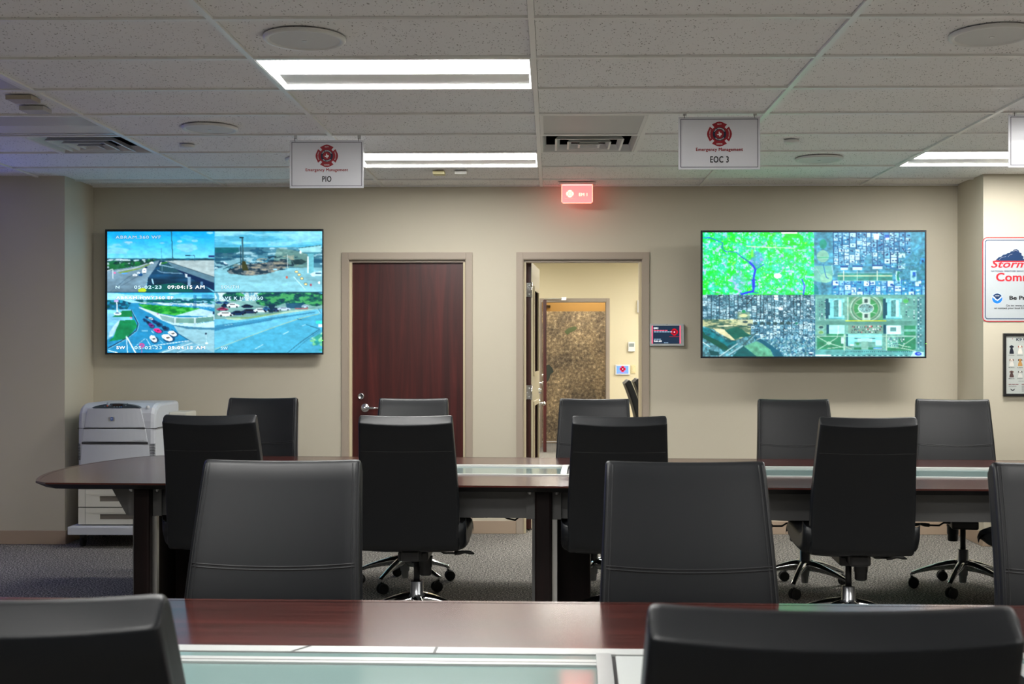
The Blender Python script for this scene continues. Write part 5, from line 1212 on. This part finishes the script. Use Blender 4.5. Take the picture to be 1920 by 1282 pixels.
    for p in peds:
        yb = Y0+.20
        d = MB(); L = .68
        d.box(p-.040, p+.045, yb-.085, yb+L, 0, TZ-.036, M_WOODZ)
        d.build('pedestal', o, bevel=.012)
        yy = yb-.03
        MB().box(p-.055, p-.0405, yy-.018, yy+.018, 0, .559, M_DARKMETAL).build('edge_strip', o)
        MB().box(p+.0455, p+.070, yy-.012, yy+.012, 0, .559, M_ALU).build('edge_strip', o)
        for s, a, b in ((-1, p-.085, p-.0405), (1, p+.0455, p+.09)):
            br = MB().box(a, b, yy-.006, yy+.006, .56, TZ-.036, M_DARKMETAL).build('bracket', o)
            MB().lathe([(.001,-.012), (.010,-.010), (.013,0)], (p+s*.066, yy-.006, TZ-.05), M_ALU, 14, 'y').build('bolt', br)
        if cabinet: MB().box(p+.046, p+(.165 if p < -1 else .23), yb+.27, yb+.52, .0, .60, M_WOODZ).build('cable_cabinet', o, bevel=.004)
    return o
def strip_y(Y0, Y1):
    ym = Y1-.765; return ym-.285, ym+.255
segs = [(-1.62, .105, 'glass'), (.105, .95, 'metal'), (.95, 2.68, 'glass')]
SM = (-.545, -.265+.005)
ft = table('conference_table', 1.65, 3.12, -2.72, 3.75, 'long dark mahogany conference table in the foreground with a glass media strip', 'mahogany conference tables', segs, (-.575,-.262), (-2.06, -.01, 3.1), False)
mt = table('conference_table', 5.765, 7.295, -2.745, 3.75, 'long dark mahogany conference table in the middle with a bowed left end', 'mahogany conference tables', [(-1.62, .075, 'glass'), (.075, .95, 'metal'), (.95, 2.78, 'glass')], (), (-2.06, -.01, 3.1))
# both tables stand very slightly askew to the wall
ft.rotation_euler = (0, 0, math.radians(-1.4)); mt.rotation_euler = (0, 0, math.radians(-2.8))
# loose cables and a power box hanging under the middle table
cb = MB()
yc = 6.35
X = lambda u: px(u, yc); Z = lambda v: pz(v, yc)
cb.tube([(X(936), yc, Z(955)), (X(940), yc, Z(966)), (X(952), yc, Z(972)), (X(966), yc, Z(975)), (X(974), yc, Z(968)), (X(977), yc, Z(955))], .005, M_RUBBER, 8)
cb.tube([(X(948), yc+.03, Z(955)), (X(956), yc+.03, Z(965)), (X(972), yc+.03, Z(971)), (X(984), yc+.03, Z(971)), (X(989), yc+.03, Z(955))], .005, M_RUBBER, 8)
o = cb.build('hanging_cable'); tag(o, 'black cables looping below the grey apron of the middle table', 'cable')
cb = MB(); cb.box(X(885), X(908), yc, yc+.06, Z(971), Z(940), M_BLACK).box(X(910), X(914), yc, yc+.04, Z(971), Z(940), M_BLACK).box(X(921), X(923), yc, yc+.03, Z(970), Z(940), M_BLACK)
o = cb.build('power_box'); tag(o, 'small black power box under the middle table, left of the hanging cables', 'power box')
cb = MB(); cb.tube([(X(1742), yc, Z(955)), (X(1748), yc, Z(970)), (X(1758), yc, Z(974)), (X(1770), yc, Z(972)), (X(1780), yc, Z(955))], .005, M_RUBBER, 8)
o = cb.build('hanging_cable'); tag(o, 'short black cable loop under the right part of the middle table', 'cable')

# ---------------------------------------------------------------- office chair
def loft_x(mb, xs, profs, m):
    return mb.rings([[(x, y, z) for y, z in p] for x, p in zip(xs, profs)], m, True, True)
def back_profile(u, s):
    """closed y,z outline of the backrest at the relative half width u; s shrinks it for the rounded sides"""
    dish = .020*(1-u*u)
    sag = .012*(1-u*u)
    def c(z):
        t = (z-.44)/.66
        return -.300-.150*t-.030*math.sin(PI*t)*-1-.012*t*t
    pts = []
    f = lambda z: c(z)+.036-s-dish*min(1, (z-.40)/.15)
    b = lambda z: c(z)-.036+s-.010*(1-u*u)
    zt = 1.105-s*.7-.006*(1-u*u); zb = .445+s*.7
    for k in range(15): z = zb+.03+(zt-.012-zb-.03)*k/14.0; pts.append((f(z), z))
    pts += [(f(zt)-.006, zt-.003), (f(zt)-.014, zt)]
    zr = 1.070-sag
    pts += [(f(zt)-.024, zt-.005), (b(zr)+.006, zr+.006), (b(zr)+.001, zr+.002), (b(zr), zr-.003)]
    for k in range(1, 15): z = zr-.003+(zb+.035-zr+.003)*k/14.0; pts.append((b(z), z))
    pts += [(b(zb+.01)+.010, zb+.010), (b(zb)+.026, zb), (f(zb)-.022, zb+.001), (f(zb+.01)-.004, zb+.014)]
    return pts, f, b
def half_width(z): return .2185+.022*min(1, max(0, (1.10-z)/.42))
def seat_profile(u, s, d):
    # d lifts the underside towards the sides so the shell reads as a bucket
    top = [(.27, .470), (.275, .485), (.262, .505), (.20, .528), (.08, .536), (-.08, .533), (-.20, .532), (-.285, .548), (-.315, .570)]
    bot = [(-.345, .560), (-.340, .50), (-.300, .445), (-.20, .420), (-.05, .415), (.10, .420), (.20, .436), (.255, .455)]
    o = []
    for y, z in top: o.append((y*(1-.1*s), z+.020*u*u-.035*s))
    for y, z in bot: o.append((y*(1-.12*s), z+d))
    return o
def make_chair():
    t = bpy.data.objects.new('office_chair', None); COL.objects.link(t)
    # backrest
    us = [-1,-.992,-.97,-.93,-.8,-.6,-.4,-.2,0,.2,.4,.6,.8,.93,.97,.992,1]
    shr = {1:.014, .992:.006, .97:.0015}
    rings = []
    for u in us:
        p, f, b = back_profile(u, shr.get(abs(u), 0))
        rings.append([(u*half_width(z), y, z) for y, z in p])
    back = MB().rings(rings, M_LEATHER, True, True).build('backrest', t)
    sm = MB()
    # curved front seam, side piping, rear seam
    def front(u, z): p, f, b = back_profile(u, 0); return (u*half_width(z), f(z)+.0005, z)
    def rear(u, z): p, f, b = back_profile(u, 0); return (u*half_width(z), b(z)-.0005, z)
    for dz in (0, .008): sm.tube([front(-.95+1.9*k/20.0, .828+dz-.014*(1-(-.95+1.9*k/20.0)**2)) for k in range(21)], .0019, M_THREAD, 6)
    for s in (-1, 1):
        for du in (0, .045): sm.tube([front(s*(.955-du), .50+.595*k/24.0) for k in range(25)], .0017, M_THREAD, 6)
    sm.tube([rear(-.95+1.9*k/20.0, .935-.004*(1-(-.95+1.9*k/20.0)**2)) for k in range(21)], .0016, M_THREAD, 6)
    sm.build('seam', back)
    # seat
    us = [-1,-.985,-.94,-.86,-.72,-.5,-.25,0,.25,.5,.72,.86,.94,.985,1]
    rings = []
    for u in us:
        a = abs(u); s = {1:1, .985:.6, .94:.25}.get(a, 0); d = {1:.045, .985:.032, .94:.020, .86:.012, .72:.004}.get(a, 0)
        rings.append([(u*.272, y, z) for y, z in seat_profile(u, s, d)])
    MB().rings(rings, M_LEATHER, True, True).build('seat', t)
    # mechanism
    m = MB()
    m.box(-.075, .075, -.17, .10, .368, .418, M_BLACK).box(-.045, .045, -.28, -.15, .385, .44, M_BLACK)
    mo = m.build('tilt_mechanism', t, bevel=.01)
    k = MB().lathe([(.001, -.095), (.026, -.095), (.030, -.088), (.030, -.055), (.033, -.053), (.033, -.01), (.036, -.005), (.036, .0)], (.050, -.05, .375), M_BLACK, 24)
    k.build('tension_knob', mo)
    l = MB().tube([(.06, .02, .395), (.11, .02, .395), (.135, .02, .378), (.20, .02, .378)], .0055, M_BLACK, 8)
    l.tube([(.19, .02, .378), (.215, .02, .380), (.24, .022, .384), (.27, .024, .380), (.29, .024, .374)], [.011,.011,.008,.010,.004], M_BLACK, 10, sx=1.0)
    l.build('height_lever', t)
    g = MB().cyl((0,0,.235), (0,0,.37), .0155, M_BLACK); g.build('gas_cylinder', t)
    h = MB().lathe([(.030, .042), (.0345, .05), (.0345, .06), (.031, .062)], (0,0,0), M_CHROME)
    h = MB().lathe([(.018, .045), (.020, .05), (.022, .085), (.027, .088), (.028, .115), (.036, .118), (.038, .14), (.037, .172), (.0335, .176), (.0325, .240), (.030, .242), (.017, .242)], (0,0,0), mat('satin_steel', (.55,.57,.60), .28, .9), 32)
    h.build('hub', t)
    for i in range(5):
        a = math.radians(68+72*i); ca, sa = math.cos(a), math.sin(a)
        lg = MB(); rs = []
        for r, zt, hh, wd in ((.020,.180,.062,.030), (.05,.179,.064,.028), (.09,.171,.056,.025), (.15,.152,.042,.021), (.21,.130,.031,.018), (.262,.108,.024,.016), (.286,.098,.022,.015), (.298,.090,.018,.013)):
            ring = []
            for q in range(12):
                th = 2*PI*q/12; yy = math.cos(th)*wd*(.75 if math.sin(th) < 0 else 1); zz = zt-hh/2+math.sin(th)*hh/2
                ring.append((ca*r-sa*yy, sa*r+ca*yy, zz))
            rs.append(ring)
        lg.rings(rs, M_CHROME); lgo = lg.build('base_leg', t)
        cs = MB(); cx, cy = ca*.288, sa*.288
        cs.cyl((cx, cy, .06), (cx, cy, .092), .0085, M_CHROME, n=12)
        aw = a+(1.0+i*1.7)
        wx, wy = math.cos(aw), math.sin(aw)
        ox, oy = -wy*.012, wx*.012
        for s in (-1, 1):
            p0 = Vector((cx+ox+wx*s*.006, cy+oy+wy*s*.006, .031)); p1 = Vector((cx+ox+wx*s*.024, cy+oy+wy*s*.024, .031))
            cs.tube([p0, p0.lerp(p1, .15), p0.lerp(p1, .8), p1], [.024,.0305,.0305,.026], M_RUBBER, 22)
        cs.tube([(cx, cy, .052), (cx+ox, cy+oy, .056), (cx+ox*2, cy+oy*2, .046)], [.012,.012,.009], M_BLACK, 10)
        cs.cyl((cx+ox-wx*.01, cy+oy-wy*.01, .031), (cx+ox+wx*.01, cy+oy+wy*.01, .031), .010, M_BLACK)
        cs.build('caster', t)
    return t
chair0 = make_chair(); chair0_used = [False]
def chair(X, Y, rz, label, group, base=None):
    if not chair0_used[0]: c = chair0; chair0_used[0] = True
    else: c = copy_tree(chair0)
    c.location = (X, Y, 0); c.rotation_euler = (0, 0, math.radians(rz))
    tag(c, label, 'office chair', group)
    return c
GB = 'black chairs seen from behind at the middle table'; GF = 'charcoal chairs on the far side of the middle table'
GM = 'charcoal chairs between the two tables'; GN = 'black chairs in the foreground'
chair(-1.62, 6.04, 1, 'black leather chair seen from behind at the left end of the middle table', GB)
chair(-.68, 6.0, 0, 'black leather chair seen from behind in front of the mahogany door', GB)
chair(.325, 5.96, -1, 'black leather chair seen from behind in front of the open doorway', GB)
chair(1.475, 5.90, -3, 'black leather chair seen from behind below the aerial map screen', GB)
chair(2.45, 5.75, 20, 'black leather chair seen only by its seat behind the rightmost charcoal chair', GB)
chair(-1.84, 7.15, 181, 'dark blue-black chair beyond the table, nearest the printer', GF)
chair(-.875, 7.10, 180, 'charcoal chair beyond the table, against the mahogany door', GF)
chair(.25, 7.03, 177, 'charcoal chair beyond the table, in the open doorway', GF)
chair(1.49, 6.98, 177, 'charcoal chair beyond the table, below the middle of the aerial map screen', GF)
chair(2.42, 7.0, 169, 'charcoal chair beyond the table with its full chrome star base in view', GF)
chair(3.22, 6.96, 180, 'chair beyond the table, just cut off by the right edge of the photo', GF)
chair(-.75, 2.86, 180, 'charcoal chair with a curved seam, left one facing the camera across the front table', GM)
chair(.362, 2.83, 179, 'charcoal chair with a curved seam, middle one facing the camera across the front table', GM)
chair(1.405, 2.80, 178, 'charcoal chair cut off at the right edge, facing the camera across the front table', GM)
chair(-.700, 1.925, 0, 'blurred black chair top in the bottom left corner', GN)
chair(.343, 1.875, -1, 'blurred black chair top in the bottom right corner', GN)
chair(1.24, 12.3, -90, 'dark chair seen side on in the conference room, the nearer of two', 'chairs in the conference room')
chair(1.38, 12.95, -90, 'dark chair at the right jamb of the open doorway, the farther of two', 'chairs in the conference room')

# ---------------------------------------------------------------- printer on its stand
def printer():
    Y = 8.42
    X = lambda u: px(u, Y); Z = lambda v: pz(v, Y)
    M_P = mat('printer_grey_white', lin((196,200,206)), .42); M_P2 = mat('printer_warm_white', lin((206,204,192)), .45); M_GAP = mat('printer_gap', (.03,.03,.032), .6)
    M_PD = mat('printer_dark_panel', lin((58,70,80)), .35)
    x0, x1 = X(140.5), X(287); zb = Z(985); D = .56
    o = root('office_printer', ((x0+x1)/2, Y+D/2, 0), 'large pale grey laser printer on a wheeled stand in the left corner', 'printer')
    # upper body: profile in y,z swept across x with a rounded top front
    prof = [(Y, Z(918)), (Y, Z(790)), (Y+.006, Z(775)), (Y+.03, Z(765)), (Y+.07, Z(760)), (Y+.12, Z(757)), (Y+D, Z(757)), (Y+D, Z(918))]
    def insetp(d): return [(y+(d if y < Y+.2 else -d), z-(d if z > .9 else -d*0)) for y, z in prof]
    b = MB(); b.rings([[(x, y, z) for y, z in pr] for x, pr in ((x0, insetp(.022)), (x0+.010, insetp(.008)), (x0+.03, prof), (x1-.03, prof), (x1-.010, insetp(.008)), (x1, insetp(.022)))], M_P, True, False)
    b.build('body', o, bevel=.006)
    # bulged front door with a darker seam outline
    f = MB(); nx = 12
    def bulge(u): return .022*(1-(2*u-1)**2)
    lv = [(Z(772), 158.5+ (772-772)*-.06, 262), (Z(803), 154, 269.5), (Z(830), 150, 276), (Z(856), 146.5, 279)]
    def band(z0, z1, xa0, xb0, xa1, xb1, m, y):
        ring0 = [(X(xa0)+(X(xb0)-X(xa0))*k/nx, y-bulge(k/nx), z0) for k in range(nx+1)]
        ring1 = [(X(xa1)+(X(xb1)-X(xa1))*k/nx, y-bulge(k/nx), z1) for k in range(nx+1)]
        vs = ring0+ring1+[(p[0], Y+.01, p[2]) for p in ring0]+[(p[0], Y+.01, p[2]) for p in ring1]; n = nx+1; fs = []
        for k in range(nx): fs += [(k, k+1, n+k+1, n+k), (2*n+k, 3*n+k, 3*n+k+1, 2*n+k+1), (n+k, n+k+1, 3*n+k+1, 3*n+k), (k, 2*n+k, 2*n+k+1, k+1)]
        fs += [(0, n, 3*n, 2*n), (n-1, 3*n-1, 4*n-1, 2*n-1)]
        f.add(vs, fs, m, False)
    band(Z(802), Z(766), 153, 269, 160, 260, M_P, Y-.004); band(Z(828.5), Z(804.5), 149, 273.5, 152.5, 269.5, M_P, Y-.004); band(Z(900), Z(834.5), 143.5, 281, 148.5, 275, M_P, Y-.002)
    f.build('front_door', o, bevel=.003)
    g = MB(); g.box(X(153), X(269), Y-.012, Y+.01, Z(804.5), Z(802.8), M_GAP).box(X(149), X(274), Y-.008, Y+.01, Z(833), Z(829.8), M_GAP).box(X(140.5), X(290), Y-.0012, Y+.2, Z(803.6), Z(802.8), M_GAP)
    for j in range(11): 
        zz = Z(834+j*2.9); g.box(X(141), X(145.5), Y-.001, Y+.02, zz, zz+.004, M_GAP).box(X(277+j*.1), X(286.5), Y-.001, Y+.02, zz, zz+.004, M_GAP)
    g.build('vent_slots', o)
    # control panel
    c = MB(); pts = []
    for k in range(13): t = k/12.0; pts.append((X(168.5+91*t), Z(764.5)+.030*math.sin(PI*t)**.7))
    for k in range(13): t = 1-k/12.0; pts.append((X(168.5+91*t), Z(764.5)-.004*math.sin(PI*t)))
    c.plate(pts, Y-.010, Y+.05, M_PD); co = c.build('control_panel', o)
    MB().box(X(208), X(227), Y-.012, Y-.009, Z(762), Z(757.8), mat('printer_lcd', (.03,.02,.02), .15)).build('display', co)
    bt = MB()
    for u, v, r, cc in ((199.5,757.5,.012,(170,180,190)), (198,761,.006,(190,90,60)), (193,762,.005,(90,110,130)), (203,760.5,.004,(110,130,150)), (211,762.8,.004,(120,150,170)), (216,762.8,.004,(120,150,170)), (221,762.8,.004,(120,150,170)), (224.5,762.5,.006,(60,120,190)), (230,757.5,.004,(130,150,160)), (236,757,.004,(130,150,160)), (233,760,.004,(130,150,160))):
        bt.lathe([(.0005,-.002), (r*.8,-.0015), (r,0)], (X(u), Y-.010, Z(v)), mat('button_%d_%d' % (u, v), lin(cc), .4), 14, 'y')
    bt.build('buttons', co)
    # badge
    lg = MB(); lx0, lx1, lz0, lz1 = X(202.5), X(213.5), Z(789), Z(781.8); yy = Y-.0275
    lg.box(lx0, lx1, yy-.001, yy+.004, lz0, lz1, M_ALU); lg.disc((lx0+lx1)/2, (lz0+lz1)/2, (lz1-lz0)*.44, yy-.0015, mat('badge_blue', lin((20,90,180)), .3))
    put_text(lg, 'hp', (lx0+lx1)/2-.008, (lx0+lx1)/2+.008, lz0+.006, lz1-.006, yy-.002, M_PAPERW, .02, .3); lg.build('badge', o, fix=False)
    t = MB(); put_text(t, 'hp color LaserJet 5550', X(244.5), X(268), Z(827), Z(825), Y-.0185, mat('faint_print', lin((130,128,128)), .5), .01); t.build('lettering', o, fix=False)
    MB().lathe([(.001,-.003),(.012,-.002),(.014,0)], (X(272), Y+.02, Z(764)), mat('button_pale', lin((225,228,230)), .4), 20, 'y').build('top_button', o)
    # rear extension
    MB().box(x1, x1+.13, Y+.30, Y+D, Z(918), Z(777), M_P2).build('rear_box', o, bevel=.01)
    # lower paper trays
    for k, (za, zc) in enumerate(((Z(951.5), Z(917.5)), (Z(984.5), Z(952.5)))):
        cab = MB(); cab.box(X(142), x1, Y+.02, Y+D, za, zc, M_P2); cab.box(X(142), x1, Y+.018, Y+.4, zc-.003, zc, M_GAP)
        cab.build('cabinet', o)
        d = MB(); h = zc-za-.004; xa, xb = X(142), x1
        xl, xr2, zl, zh = X(182), X(262), za+h*.30, za+h*.62
        d.box(xa, xl, Y, Y+.02, za, za+h, M_P2).box(xr2, xb, Y, Y+.02, za, za+h, M_P2).box(xl, xr2, Y, Y+.02, za, zl, M_P2).box(xl, xr2, Y, Y+.02, zh, za+h, M_P2)
        d.box(xa+.05, xa+.0515, Y-.0006, Y+.01, za, za+h, M_GAP)
        d.add([(X(155), Y-.004, za+h*.72), (X(268), Y-.004, za+h*.72), (X(268), Y-.001, zh), (X(172), Y-.001, zh)], [(0,1,2,3)], M_P2)
        do = d.build('paper_tray', o)
        MB().box(xl, xr2, Y+.012, Y+.02, zl, zh, mat('tray_recess', lin((110,104,96)), .6)).build('handle_recess', do)
    # stand
    s = MB().box(X(127.5), x1+.03, Y-.06, Y+D, Z(1001.5)-.004, Z(987), M_P); so = s.build('stand', o, bevel=.006)
    for cx, cy in ((X(145), Y+.06), (x1-.03, Y+.06), (X(145), Y+D-.08), (x1-.03, Y+D-.08)):
        cs = MB(); cs.cyl((cx-.012, cy, .034), (cx+.012, cy, .034), .034, M_RUBBER, n=24).box(cx-.018, cx+.018, cy-.02, cy+.02, .045, Z(1002), M_BLACK); cs.build('caster', o)
printer()
